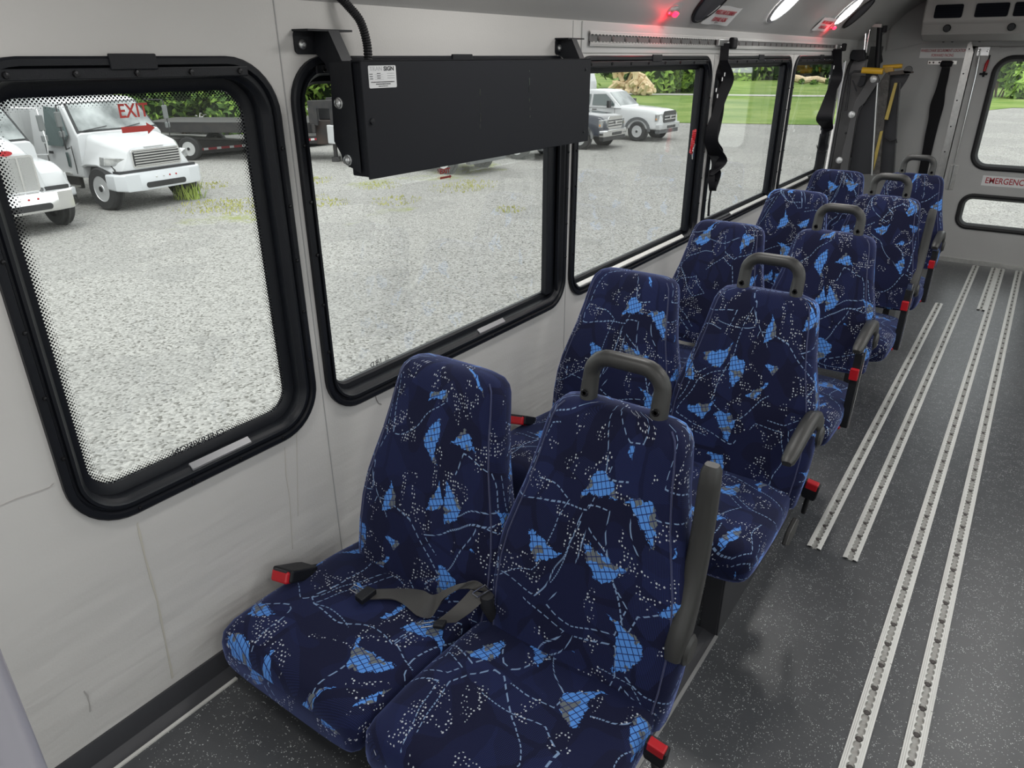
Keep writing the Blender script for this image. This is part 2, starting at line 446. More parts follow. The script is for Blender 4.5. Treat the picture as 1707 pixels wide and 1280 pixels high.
GRASS = grass_mat('mown_grass', (.13, .23, .045), (.33, .40, .13))

BLACKF = P('black_window_frame', (.006, .007, .010), .42, spec=.28, bump=(300, .1))
BLACKP = P('black_powder_coat', (.009, .010, .013), .48, spec=.3, bump=(500, .2))
BLACKR = P('black_rubber', (.013, .013, .015), .6)
GREYPL = P('grey_moulded_plastic', (.030, .030, .029), .42, bump=(700, .2, .0006))
COVE = P('charcoal_rubber_cove', (.030, .031, .036), .45, bump=(80, .1))
ALU = P('brushed_aluminium', (.62, .62, .60), .34, .75, bump=(120, .15), vary=(40, (.4, .4, .39), .35))
ALUW = P('bright_track_aluminium', (.64, .64, .615), .42, .15, bump=(200, .1), vary=(25, (.55, .55, .52), .4))
CHROME = P('chrome', (.8, .8, .8), .12, 1)
STEEL = P('zinc_steel', (.55, .56, .56), .3, .9)
WEB = P('black_webbing', (.007, .007, .009), .6, spec=.2, bump=(900, .4, .0006))
WEBG = P('dark_grey_webbing', (.030, .028, .026), .5, bump=(900, .4, .0006), sheen=.3)
RED = P('red_plastic', (.42, .008, .015), .35)
REDT = P('red_print', (.42, .03, .045), .5)
WHITEL = P('white_label', (.78, .78, .78), .5)
GREYLB = P('silver_label', (.62, .63, .64), .4)
DARKT = P('black_print', (.02, .02, .025), .5)
GREYT = P('grey_print', (.40, .41, .43), .5)
YELLOW = P('yellow_paint', (.62, .36, .02), .4)
LED = P('lit_lens', (1, 1, 1), .3, emit=((1, .99, .96), 14))
REDLED = P('lit_red_lens', (.6, 0, .01), .3, emit=((1, .01, .03), 9))
LIFTG = P('dark_grey_lift_paint', (.045, .046, .048), .5, bump=(200, .1))
LIFTB = P('black_lift_plate', (.014, .015, .019), .55, bump=(260, .3))

# ================================================================== BUS SHELL
XL, XR, YF, YB = -1.34, 0.98, -2.4, 7.2
T = .05
WINS = [(.438, 1.037), (1.072, 2.229), (2.261, 3.507), (3.575, 4.805), (4.868, 6.06)]
WZ0, WZ1 = .785, 1.636
def wall_with_holes(name, x0, x1, y0, y1, z0, z1, holes, mat, inset=.035):
    mb = MB(); ys = y0
    for (a, b_, c, d) in holes:
        a += inset; b_ -= inset; c += inset; d -= inset
        mb.span((x0, ys, z0), (x1, a, z1)); mb.span((x0, a, z0), (x1, b_, c)); mb.span((x0, a, d), (x1, b_, z1)); ys = b_
    mb.span((x0, ys, z0), (x1, y1, z1))
    return struct(mb.build(name, mat))
# wide wall of the window side; the last opening is the slit of the lift door
wl_ = wall_with_holes('wall_left', XL - T, XL, YF, 6.075, -.1, 2.15, [(a, b, WZ0, WZ1) for a, b in WINS], WALL)
RW = [(-1.6, -.45), (-.35, .8), (.9, 2.05), (2.15, 3.3), (3.4, 4.6), (4.7, 5.9)]
wr_ = wall_with_holes('wall_right', XR, XR + T, YF, YB, -.1, 2.15, [(a, b, WZ0, WZ1) for a, b in RW], WALL, 0)
for i, (a, b) in enumerate(RW):
    mb = MB(); mb.span((XR + .02, a, WZ0), (XR + .024, b, WZ1)); struct(mb.build('window_%d' % (i + 6), GLASS))
# front bulkhead behind the viewer with the windscreen opening
mb = MB(); mb.span((XL - T, YF - T, -.1), (XR + T, YF, .85)); mb.span((XL - T, YF - T, 1.8), (XR + T, YF, 2.15))
mb.span((XL - T, YF - T, .85), (XL + .1, YF, 1.8)); mb.span((XR - .1, YF - T, .85), (XR + T, YF, 1.8))
struct(mb.build('wall_front', WALL))
# lift door panel that closes the side doorway behind the lift
mb = MB(); mb.span((XL - .012, 6.275, -.1), (XL - .006, YB + .02, 2.15)); mb.span((XL - .008, 6.16, 1.60), (XL, 6.28, 2.15)); mb.span((XL - .008, 6.16, -.1), (XL, 6.28, .25)); mb.span((XL - .006, 6.07, -.1), (XL, 6.165, 2.15))
d2 = struct(mb.build('door_2', PANEL))
mb = MB(); mb.tube([(XL + .004, 6.30, .2), (XL + .004, 6.30, 1.45), (XL + .006, 6.34, 1.56), (XL + .006, 6.44, 1.62), (XL + .006, 7.05, 1.62)], .014, 8)
mb.build('door_seal', BLACKR, d2, smooth=50)
# wall seams and stitched stain lines
mb = MB()
for y in (1.06, 2.245, 3.54, 4.84): mb.span((XL - .001, y - .0012, .3), (XL + .0012, y + .0012, 1.74))
struct(mb.build('trim_1', P('seam_grey', (.33, .33, .33), .7)))  # thin strips in plain mid grey along the seams
mb = MB(); mb.span((XL, 2.30, 1.645), (XL + .004, 6.1, 1.74))
struct(mb.build('trim_2', P('satin_header_panel', (.47, .47, .465), .4, .1)))
# faint stains and creases of the wall lining
def stain(name, uvs, w_, col):
    P_ = [at_x(u, v, XL + .0008) for u, v in uvs]; mb = MB(); mb.ribbon(P_, [Vector((0, w_ * (.7 + .5 * (i % 2)), w_ * .3)) for i in range(len(P_))], .0004); return struct(mb.build(name, P('stain_%d' % int(col[0] * 1000), col, .7)))
stain('trim_8', [(229, 872), (233, 890), (241, 925), (252, 965), (262, 1000), (268, 1030), (276, 1070), (288, 1130)], .0022, (.46, .44, .39))
stain('trim_9', [(475, 745), (477, 790), (483, 830), (486, 880), (488, 915)], .0012, (.48, .46, .43))
stain('trim_10', [(494, 700), (495, 740), (496, 800), (497, 860)], .0008, (.48, .47, .44))
stain('trim_11', [(0, 843), (25, 832), (55, 822), (84, 812), (88, 806)], .0028, (.40, .38, .37))
stain('trim_12', [(140, 1152), (146, 1160), (149, 1172), (151, 1186)], .0014, (.36, .35, .34))
stain('trim_13', [(626, 660), (628, 667), (631, 672), (636, 674)], .0012, (.20, .19, .18))
# floor and raised wheel boxes
mb = MB(); mb.span((XL - T, YF - T, -.1), (XR + T, YB + T, 0)); struct(mb.build('floor', FLOOR))
mb = MB(); mb.span((XL, YF, 0), (-.72, 1.74, .255)); pf1 = struct(mb.build('trim_3', FLOOR))
mb = MB(); mb.span((XL, 1.745, 0), (-.462, 2.62, .30)); pf2 = struct(mb.build('trim_4', FLOOR))
mb = MB(); mb.span((-.462, 1.742, 0), (-.456, 2.62, .30)); mb.span((-.512, 1.738, 0), (-.462, 1.745, .30)); mb.span((-.50, 1.738, .295), (-.456, 2.62, .304))
mb.build('corner_guard', COVE, pf2)
mb = MB(); mb.prism([(-.53, 0, .001), (-.53, 0, .012), (-.50, 0, .010), (-.478, 0, .004), (-.462, 0, .001)], (0, 2.9, 0))
for i in range(len(mb.v)): mb.v[i] = (mb.v[i][0], mb.v[i][1] - 1.162, mb.v[i][2])
cv = struct(mb.build('trim_5', COVE))
mb = MB(); mb.span((-.462, -1.16, .001), (-.452, 1.738, .004)); mb.build('edge_strip', P('worn_grey_edge', (.22, .22, .22), .5), cv)
# cove moulding along the window wall
mb = MB()
prof = [(XL, .30), (XL, .318), (XL + .006, .318), (XL + .012, .300), (XL + .016, .272), (XL + .030, .260), (XL + .046, .2565), (XL + .046, .255), (XL, .255)]
mb.prism([(x, YF, z) for x, z in prof], (0, 1.74 - YF, 0)); bs = struct(mb.build('baseboard_left', COVE, smooth=30))
mb = MB(); mb.span((XL + .044, YF, .2555), (XL + .052, .66, .2600)); mb.build('metal_edge', ALUW, bs)
mb = MB(); mb.prism([(x, 1.745, z - .25 if z > .1 else z) for x, z in [(XL, .25), (XL, .34), (XL + .006, .34), (XL + .016, .29), (XL + .05, .255), (XL + .05, .25)]], (0, 4.4, 0)); struct(mb.build('baseboard_rear', COVE))

# ceiling with coved side
mb = MB()
cp = [(XL, 1.742), (XL + .008, 1.752), (XL + .030, 1.768), (-1.285, 1.800), (-1.24, 1.845), (-1.14, 1.948), (-1.06, 2.010), (-.96, 2.050), (-.80, 2.072), (-.18, 2.085)]
cp = cp + [(-.36 - x, z) for x, z in cp[:-1][::-1]]
cp = [(min(x, XR), z) for x, z in cp]
top = [(x, 2.2) for x, z in cp[::-1]]
top = [(XR + T, 2.2), (XL - T, 2.2)]
poly = [(x, YF - T, z) for x, z in cp] + [(x, YF - T, z) for x, z in top]
mb.prism(poly, (0, YB - YF + 2 * T, 0)); ce = struct(mb.build('ceiling', CEIL, smooth=25))
def on_cove(u, v, lift=.0):
    n = Vector((-.717, 0, .697)).normalized(); p0 = Vector((-1.24, 0, 1.843 - lift)) - Vector((0, 0, CAM_H))
    r = Vector(ray(u, v)); return r * (n.dot(p0) / n.dot(r)) + Vector((0, 0, CAM_H))
def cove_frame(p):     # local x along the bus (towards the rear), y up the cove, z into the room
    return frame3(p, (0, 1, 0), (.697, 0, .717))

# rear wall and emergency door
mb = MB(); mb.span((XL - T, YB, -.1), (-.64, YB + T, 2.15)); mb.span((.46, YB, -.1), (XR + T, YB + T, 2.15)); mb.span((-.64, YB, 1.70), (.46, YB + T, 2.15)); mb.span((-.64, YB + .03, 1.68), (.46, YB + T, 1.71)); mb.span((-.65, YB + .03, 0), (-.59, YB + T, 1.7)); mb.span((.41, YB + .03, 0), (.47, YB + T, 1.7))
struct(mb.build('wall_back', PANEL))
dr = struct(empty('door_1', (0, YB, 0)))
DW = [(-.452, .27, .775, 1.636, .13), (-.45, .27, .29, .585, .10)]
mb = MB(); xs = [-.60, -.42, .24, .42]
for x0, x1, z0, z1 in ((-.60, -.42, .02, 1.69), (.24, .42, .02, 1.69), (-.42, .24, .02, .325), (-.42, .24, .55, .81), (-.42, .24, 1.60, 1.69)):
    mb.span((x0, .0, z0), (x1, .04, z1))
mb.build('door_leaf', PANEL, dr)
mb = MB(); mb.span((-.60, -.012, .0), (.42, .0, .035)); mb.build('kick_strip', ALU, dr)
for k, (x0, x1, z0, z1, r) in enumerate(DW):
    mb = MB(); rings = []
    for ins, d in ((0, 0), (0, -.012), (.014, -.018), (.022, -.012), (.030, -.012), (.048, .018), (.048, .03), (.0, .03)):
        rings.append([(x, d, z) for x, z in rrect(x1 - x0 - 2 * ins, z1 - z0 - 2 * ins, max(r - ins, .02), 8, (x0 + x1) / 2, (z0 + z1) / 2)])
    mb.loft(rings, caps=False); wf = mb.build('window_gasket', BLACKR, dr, smooth=40)
    mb = MB(); mb.prism([(x, .02, z) for x, z in rrect(x1 - x0 - .09, z1 - z0 - .09, r - .04, 8, (x0 + x1) / 2, (z0 + z1) / 2)], (0, .004, 0)); mb.build('pane', GLASS, dr)
# hinges, lock rods, handle
for z0, z1 in ((.60, .80), (.08, .20)):
    mb = MB(); mb.span((-.575, -.006, z0), (-.515, 0, z1)); h = mb.build('hinge', ALU, dr, bevel=.002)
    mb = MB(); mb.tube([(-.545, -.012, z0), (-.545, -.012, z1)], .007, 8); mb.build('pin', STEEL, h, smooth=40)
mb = MB(); mb.tube([(-.566, -.02, 1.68), (-.553, -.02, 1.5), (-.55, -.02, .82)], .0045, 8); mb.tube([(-.562, -.02, 1.62), (-.557, -.02, 1.55)], .010, 8); mb.build('lock_rod', CHROME, dr, smooth=40)
mb = MB(); mb.span((-.585, -.006, 1.63), (-.50, 0, 1.695)); q = mb.build('latch_plate', STEEL, dr, bevel=.002)
for x in (-.57, -.515):
    mb = MB(); mb.lathe([(.0, -.010), (.007, -.009), (.008, -.006)], (x, 0, 1.665), 'y', 12); mb.build('screw', CHROME, q, smooth=40)
mb = MB(); mb.span((-.495, -.005, 1.64), (-.44, 0, 1.695)); mb.build('cover_plate', PANEL, dr)
hd = empty('release_handle', (0, 0, 0), parent=dr)
mb = MB(); mb.tube([(-.492, -.02, 1.60), (-.498, -.026, 1.57), (-.50, -.03, 1.52)], [.008, .012, .010], 10); mb.build('grip', RED, hd, smooth=50)
mb = MB(); mb.tube([(-.49, -.012, 1.635), (-.492, -.02, 1.60)], .005, 8); mb.tube([(-.53, -.02, 1.50), (-.475, -.02, 1.50)], .008, 8); mb.tube([(-.50, -.03, 1.52), (-.50, -.02, 1.48)], .008, 8); mb.build('claw', BLACKP, hd, smooth=50)
# aluminium angle at the hinge side
mb = MB(); mb.prism([(-.662, -.004, .02), (-.608, -.004, .02), (-.608, -.004, 1.655), (-.640, -.004, 1.735), (-.662, -.004, 1.715)], (0, .004, 0)); mb.span((-.612, -.03, .02), (-.606, 0, 1.655))
an = struct(mb.build('trim_6', ALU, loc=(0, YB, 0)))
for z in (1.68, 1.5, 1.3, 1.1, .9, .7):
    mb = MB(); mb.lathe([(0, -.008), (.005, -.007), (.006, -.004)], (-.642, 0, z), 'y', 10); mb.build('screw', BLACKP, an)
MR = lambda x, z, y=-.002: frame3((x, YB + y, z), (1, 0, 0), (0, 0, 1))
def sticker(name, label, x0, x1, z0, z1, lines, size, Mf=None, mat=WHITEL, tm=REDT, off=.0006, sx=1.0):
    t = thing(name, label, 'sticker', ((x0 + x1) / 2, YB - .004, (z0 + z1) / 2))
    mb = MB(); mb.box((0, .002, 0), (x1 - x0, .001, z1 - z0)); mb.build('backing', mat, t)
    for i, s in enumerate(lines):
        zz = (len(lines) - 1) / 2 * size * 1.15 - i * size * 1.15
        text('lettering', s, tm, size, frame3((0, .001, zz), (1, 0, 0), (0, 0, 1)), t, off=off, sx=sx)
    return t
sticker('wheelchair_sticker', 'white sticker with red words about the wheelchair securement location on the rear wall', -.985, -.655, 1.615, 1.688, ['WHEELCHAIR SECUREMENT LOCATION', 'FORWARD FACING'], .030, sx=.60, off=.0004)
st = sticker('emergency_exit_sticker', 'white sticker with red EMERGENCY EXIT words between the two rear door windows', -.325, .145, .655, .735, ['EMERGENCY EXIT'], .066, sx=.80, off=.0009)
st.location.y = YB - .003

# evaporator unit under the rear ceiling
hv = thing('air_conditioning_unit', 'grey air conditioning housing with black vents above the rear door', 'air conditioner', (0, 0, 0))
y0 = 6.6
prof = [(7.2, 1.732), (6.78, 1.735), (6.66, 1.775), (6.62, 1.84), (6.60, 1.86), (6.60, 2.085), (7.2, 2.085)]
mb = MB(); mb.prism([(-.935, y, z) for y, z in prof], (1.52, 0, 0)); mb.build('housing', P('warm_grey_housing', (.33, .32, .31), .5, bump=(90, .1)), hv, bevel=.012, seg=3)
VB = P('black_vent', (.003, .004, .008), .6, spec=.1)
for x0, x1 in ((-.865, -.685), (-.608, -.405), (-.375, -.165), (-.12, .085)):
    mb = MB(); mb.prism([(x, 6.597, z) for x, z in rrect(x1 - x0, .088, .012, 4, (x0 + x1) / 2, 1.925)], (0, -.008, 0)); v = mb.build('vent', VB, hv)
    for k in range(5):
        mb = MB(); mb.span((x0 + .008, 6.584, 1.893 + k * .015), (x1 - .008, 6.589, 1.897 + k * .015)); mb.build('louvre', P('vent_slat', (.006, .007, .012), .6, spec=.1), v)
for x in (-.765, -.365, .03):
    mb = MB(); mb.lathe([(.0, -.02), (.020, -.02), (.026, -.012), (.026, 0)], (x, 6.632, 1.815), 'y', 18); mb.build('knob', BLACKP, hv, smooth=40)
for x in (-.80, -.74, -.56):
    mb = MB(); mb.lathe([(0, -.006), (.008, -.004), (.008, 0)], (x, 6.9, 1.73), 'z', 10); mb.build('screw', BLACKP, hv)
# slanted liner beside the unit
mb = MB(); mb.prism([(-1.24, 7.19, 2.12), (-.93, 7.19, 2.12), (-.93, 7.19, 1.735), (-1.24, 7.19, 1.665)], (0, -.012, 0)); struct(mb.build('trim_7', PANEL))

# ------------------------------------------------------------------ side windows
def side_window(i, a, b, z0, z1):
    wd = struct(empty('window_%d' % (i + 1), (XL, (a + b) / 2, (z0 + z1) / 2)))
    W, H_ = b - a, z1 - z0; R0 = .115 if i == 0 else .10
    def ring(ins, d): return [(d, y, z) for y, z in rrect(W - 2 * ins, H_ - 2 * ins, max(R0 - ins, .03), 9)]
    mb = MB(); mb.loft([ring(*q) for q in ((0, 0), (0, .010), (.004, .013), (.014, .013), (.018, .004), (.022, .004), (.024, .010), (.030, .010), (.033, .002), (.040, -.004), (.040, -.030), (.030, -.05), (0, -.05), (0, 0))], caps=False)
    mb.build('frame', BLACKF, wd, smooth=35)
    mb = MB(); mb.loft([ring(.034, -.026), ring(.052, -.028), ring(.062 if i == 0 else .058, -.034), ring(.062 if i == 0 else .058, -.044), ring(.034, -.044), ring(.034, -.026)], caps=False)
    mb.build('glazing_band', BLACKF, wd, smooth=35)
    mb = MB(); mb.prism([(-.041, y, z) for y, z in rrect(W - .10, H_ - .10, .06, 8)], (.003, 0, 0)); pn = mb.build('pane', GLASS, wd)
    if i == 0:
        mb = MB(); n = len(ring(0, 0)); rr = [ring(.060, -.0370), ring(.084, -.0370)]
        fs = []; uvs = []
        for k in range(n):
            j = (k + 1) % n; fs.append((k, j, n + j, n + k)); uvs.append([(0, 0), (1, 0), (1, 1), (0, 1)])
        mb.add(rr[0] + rr[1], fs, uvs); mb.build('dot_screen', DOTS, wd)
    if i > 0:     # sliding sash post inside the rear edge
        mb = MB(); mb.span((-.036, W / 2 - .100, -H_ / 2 + .05), (-.012, W / 2 - .05, H_ / 2 - .05)); mb.build('sash_stile', BLACKF, wd, bevel=.004)
        mb = MB(); mb.span((-.006, W / 2 - .052, -H_ / 2 + .06), (.004, W / 2 - .044, H_ / 2 - .06)); mb.build('sash_bead', BLACKF, wd)
    # header bar with screws and a clip
    mb = MB(); mb.span((.004, -W / 2 + .07, H_ / 2 - .036), (.0135, W / 2 - .07, H_ / 2 - .018)); hb = mb.build('header_bar', BLACKP, wd, bevel=.002)
    n = 5 if i == 0 else 8
    for k in range(n):
        mb = MB(); mb.lathe([(0, .018), (.0045, .0175), (.006, .0135)], (0, -W / 2 + .09 + (W - .18) * k / (n - 1), H_ / 2 - .027), 'x', 8); mb.build('screw', P('dark_screw', (.02, .02, .022), .25, .6), hb)
    mb = MB(); mb.span((.010, -.045, H_ / 2 - .022), (.0165, .04, H_ / 2 + .004)); mb.build('clip', BLACKP, wd, bevel=.002)
    for (y, z) in [(-W / 2 + .012, k * H_ * .18) for k in (-1.6, -.8, 0, .8, 1.6)] + [(W / 2 - .012, k * H_ * .18) for k in (-1.6, -.8, 0, .8, 1.6)] + [(k * W * .2, -H_ / 2 + .012) for k in (-1.5, -.5, .5, 1.5)]:
        mb = MB(); mb.lathe([(0, .0175), (.0035, .017), (.0045, .0125)], (0, y, z), 'x', 8); mb.build('screw', P('dark_screw', (.02, .02, .022), .25, .6), wd)
    # drain sill: satin strip inside the lower edge
    L0, L1 = {0: (-.05, .10), 1: (.06, .20), 2: (-W / 2 + .08, W / 2 - .14), 3: (-.15, W / 2 - .1), 4: (-.5, .2)}[i]
    mb = MB(); mb.prism([(-.008, L0, -H_ / 2 + .046), (.0045, L0, -H_ / 2 + .036), (.0045, L0, -H_ / 2 + .031), (-.012, L0, -H_ / 2 + .036)], (0, L1 - L0, 0)); mb.build('latch_bar', ALUW if i > 1 else P('satin_grey', (.20, .20, .21), .35, .3), wd)
    return wd, pn
win = [side_window(i, a, b, WZ0, WZ1) for i, (a, b) in enumerate(WINS)]
# red release pull on the third window
t = empty('release_pull', (0, 0, 0), parent=win[2][0])
t['label'] = 'red coiled release pull with a steel clip hanging on the window frame'
a = at_x(1158, 217, XL + .02); b = at_x(1152, 256, XL + .02)
pts = [a.lerp(b, k / 60) + Vector((.004 * math.cos(k * 1.3), .008 * math.sin(k * 1.3), 0)) for k in range(61)]
off = Vector(win[2][0].location)
mb = MB(); mb.tube([p - off for p in pts], .0055, 6); mb.build('coil', RED, t, smooth=50)
mb = MB(); mb.tube([at_x(1158, 240, XL + .03) - off, at_x(1155, 252, XL + .03) - off, at_x(1155, 265, XL + .02) - off], .004, 6); mb.build('steel_clip', CHROME, t, smooth=50)
del t['label']
# mirrored print along the lower edge of the glass
for k, s, y0, sz in ((0, 'CLEERVISION', .735, .024), (1, '///  1/8 D', 1.30, .022)):
    M = frame3((XL - .036, y0, WZ0 + .068), (0, -1, 0), (0, 0, 1))
    o = text('glass_print', s, DARKT, sz, Matrix.Translation(-Vector(win[k][0].location)) @ M, win[k][0], align='CENTER', sx=.9)
# reflections of exit notices, painted as red shapes on the panes
EXR = P('painted_red_reflection', (.50, .05, .04), .5)
def exit_reflection(k, u0, v0, u1, v1, ua, va, ub, vb):
    loc = Vector(win[k][0].location)
    p0 = at_x(u0, v0, XL - .0365); p1 = at_x(u1, v1, XL - .0365)
    h = (p0 - p1).length
    par = empty('exit_reflection', (0, 0, 0), parent=win[k][0])
    c = (at_x((u0 + ua) / 2, (v0 + va) / 2, XL - .0365)); return par
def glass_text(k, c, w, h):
    """red EXIT with an arrow underneath, a reflection painted onto the pane"""
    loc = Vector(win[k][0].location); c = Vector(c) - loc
    par = empty('exit_reflection', (0, 0, 0), parent=win[k][0])
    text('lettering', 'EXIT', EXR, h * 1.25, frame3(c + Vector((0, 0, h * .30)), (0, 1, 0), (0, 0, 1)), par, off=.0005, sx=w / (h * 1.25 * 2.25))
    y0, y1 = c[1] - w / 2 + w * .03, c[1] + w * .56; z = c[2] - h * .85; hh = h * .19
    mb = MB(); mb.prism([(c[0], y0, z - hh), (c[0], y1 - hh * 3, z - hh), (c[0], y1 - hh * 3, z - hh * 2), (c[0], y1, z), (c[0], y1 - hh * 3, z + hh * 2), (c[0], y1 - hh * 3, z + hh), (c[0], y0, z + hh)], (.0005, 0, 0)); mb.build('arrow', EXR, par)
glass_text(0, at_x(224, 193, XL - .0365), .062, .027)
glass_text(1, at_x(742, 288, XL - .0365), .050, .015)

# ================================================================== FLOOR TRACKS
def track_mesh(L, s0=.0052, s1=.0100):
    """floor track 48 mm wide, length L along +y: two scalloped flanges over a recessed channel"""
    flange = MB(); hw = .0245; pitch = .0254; n = int(L / pitch)
    for sgn in (-1, 1):
        edge = []
        for k in range(n):
            y = k * pitch
            edge += [(s0, y), (s1 - .0015, y + .0035), (s1, y + .0080), (s1, y + .0174), (s1 - .0015, y + .0219)]
        edge.append((s0, n * pitch))
        if n * pitch < L - 1e-4: edge.append((s0, L))
        vs = []; fs = []
        for i, (x, y) in enumerate(edge):
            vs += [(sgn * x, y, .0080), (sgn * .014, y, .0080), (sgn * .0155, y, .0070), (sgn * .0190, y, .0070), (sgn * .0200, y, .0060), (sgn * hw, y, .0052), (sgn * x, y, .0004)]
        m_ = 7
        for i in range(len(edge) - 1):
            for q in range(5): fs.append((i * m_ + q, (i + 1) * m_ + q, (i + 1) * m_ + q + 1, i * m_ + q + 1))
            fs.append((i * m_ + 6, (i + 1) * m_ + 6, (i + 1) * m_, i * m_))
        flange.add(vs, fs)
    ch = MB(); ch.span((-s1 - .0005, 0, .0002), (s1 + .0005, L, .0018))
    # round lands in the slot bottom between holes
    bolt = MB()
    for k in range(2, n, 4):
        bolt.lathe([(.0088, .0019), (.0088, .0040), (.004, .0060), (0, .0060)], (0, k * pitch + pitch / 2, 0), 'z', 8)
    return flange, ch, bolt
CH = P('track_channel', (.34, .34, .325), .45, .4, bump=(60, .2), vary=(90, (.24, .22, .20), .6))
BOLT = P('dark_track_bolt', (.05, .042, .040), .5)
def floor_track(x, y0, y1, label):
    t = thing('floor_track', label, 'floor track', (x, y0, 0), group='aluminium wheelchair tracks in the floor')
    f, c, b = track_mesh(y1 - y0)
    f.build('flange', ALUW, t); c.build('channel', CH, t); o = b.build('bolt', BOLT, t); o['kind'] = 'stuff'
    return t
floor_track(-.325, 2.36, 5.81, 'short aluminium floor track nearest the seats that ends before the rear door')
floor_track(-.203, 2.365, 7.14, 'second aluminium floor track from the seats starting beside the first and reaching the rear door')
floor_track(-.018, -.6, 7.14, 'long aluminium floor track third from the seats running the whole aisle')
floor_track(-.067, 5.815, 7.14, 'very short aluminium floor track piece lying against a longer track by the rear door')
floor_track(.104, -.6, 7.14, 'long aluminium floor track at the right edge furthest from the seats')
for x, y in ((-.018, 1.92), (.104, 1.80)):
    mb = MB(); mb.span((x - .0245, y, .0045), (x + .0245, y + .0012, .0063)); mb.build('joint', BOLT, [o for o in COL.objects if o.name.startswith('floor_track') and abs(o.location.x - x) < .001][0]).location = (-x, .6, 0)

# wall track above the rear windows
wt = thing('wall_track', 'long slotted aluminium cargo track on the wall above the rear windows', 'wall track', (XL + .0075, 2.34, 1.690))
f, c, b = track_mesh(3.60, .0085, .0125)
for q, nm, mt in ((f, 'flange', P('dull_wall_track', (.48, .48, .47), .45, .3)), (c, 'channel', CH), (b, 'bolt', BOLT)):
    q.v = [(z * .7, y, x) for x, y, z in q.v]; o = q.build(nm, mt if nm != 'channel' else P('painted_shade_channel', (.10, .10, .10), .6), wt)  # slot shade painted as a darker channel colour
    if nm == 'bolt': o['kind'] = 'stuff'

# ================================================================== SEATS
def pad_ring(cx, hw, cy, hd, z, n=28, e=3.6, ax='z'):
    pts = []
    for k in range(n):
        a = 2 * PI * k / n
        ca, sa = math.cos(a), math.sin(a)
        x = cx + hw * math.copysign(abs(ca) ** (2 / e), ca); y = cy + hd * math.copysign(abs(sa) ** (2 / e), sa)
        pts.append(Vector((x, y, z)) if ax == 'z' else Vector((x, z, y)))
    return pts
def backrest(cx, parent, zb=.375):
    prof = [(zb, .200), (zb + .012, .218), (.48, .228), (.55, .231), (.62, .228), (.68, .218), (.74, .201), (.80, .183), (.87, .168), (.92, .160), (.95, .154), (.967, .147), (.980, .134), (.988, .110), (.991, .07)]
    rings = []
    for i, (z, hw) in enumerate(prof):
        f = (z - .45) / .55
        yf = -.050 + .155 * max(f, -.1) - .012 * math.sin(max(0, min(1, f)) * PI * 1.0) + (.0 if z > .45 else .0)
        th = .115 - .030 * max(0, f)
        sh = 0
        if i >= len(prof) - 4: sh = (.004, .010, .020, .034)[i - len(prof) + 4]
        if i == 0: sh = .02
        rings.append(pad_ring(cx, hw, yf + th / 2, th / 2 - sh, z, e=4.2))
    mb = MB(); mb.loft(rings, uv=True); o = mb.build('backrest', FAB, parent, smooth=70)
    mb = MB()
    for k in (17, 25): mb.tube([r_[k] + Vector((0, -.0005, 0)) for r_ in rings[1:-2]], .0018, 6)
    mb.build('piping', P('blue_piping', (.012, .020, .085), .7, sheen=.3), o, smooth=60)
    return o
def cushion(cx, parent, tilt=0):
    prof = [(-.420, .198, .372, .028), (-.414, .216, .382, .050), (-.400, .227, .390, .062), (-.37, .232, .396, .064), (-.28, .235, .398, .062), (-.18, .235, .396, .060), (-.06, .230, .392, .058), (.03, .220, .390, .054)]
    rings = [pad_ring(cx, hw, zc + .004, hz, y, e=4.2, ax='y') for y, hw, zc, hz in prof]
    mb = MB(); mb.loft(rings, uv=True); o = mb.build('cushion', FAB, parent, smooth=70); return o
def grab_handle(cx, parent):
    y = .150; pts = []
    x0, x1, zt, r = cx - .079, cx + .079, 1.082, .043
    pts += [(x0, y - .012, .955), (x0, y - .006, 1.01)]
    for k in range(7):
        a = PI - k / 6 * PI / 2; pts.append((x0 + r + r * math.cos(a), y, zt - r + r * math.sin(a)))
    for k in range(7):
        a = PI / 2 - k / 6 * PI / 2; pts.append((x1 - r + r * math.cos(a), y, zt - r + r * math.sin(a)))
    pts += [(x1, y - .006, 1.01), (x1, y - .012, .955)]
    mb = MB(); mb.tube(pts, [.0185] * 2 + [.0175] * 14 + [.0185] * 2, 14); h = mb.build('grab_handle', GREYPL, parent, smooth=60)
    for x in (x0, x1):
        mb = MB(); mb.lathe([(.0, .0), (.004, .0), (.004, -.002), (.0075, -.002), (.0085, 0)], (x, y - .0275, 1.005), 'y', 12); mb.build('screw', P('dark_screw', (.02, .02, .022), .25, .6), h, smooth=40)
    return h
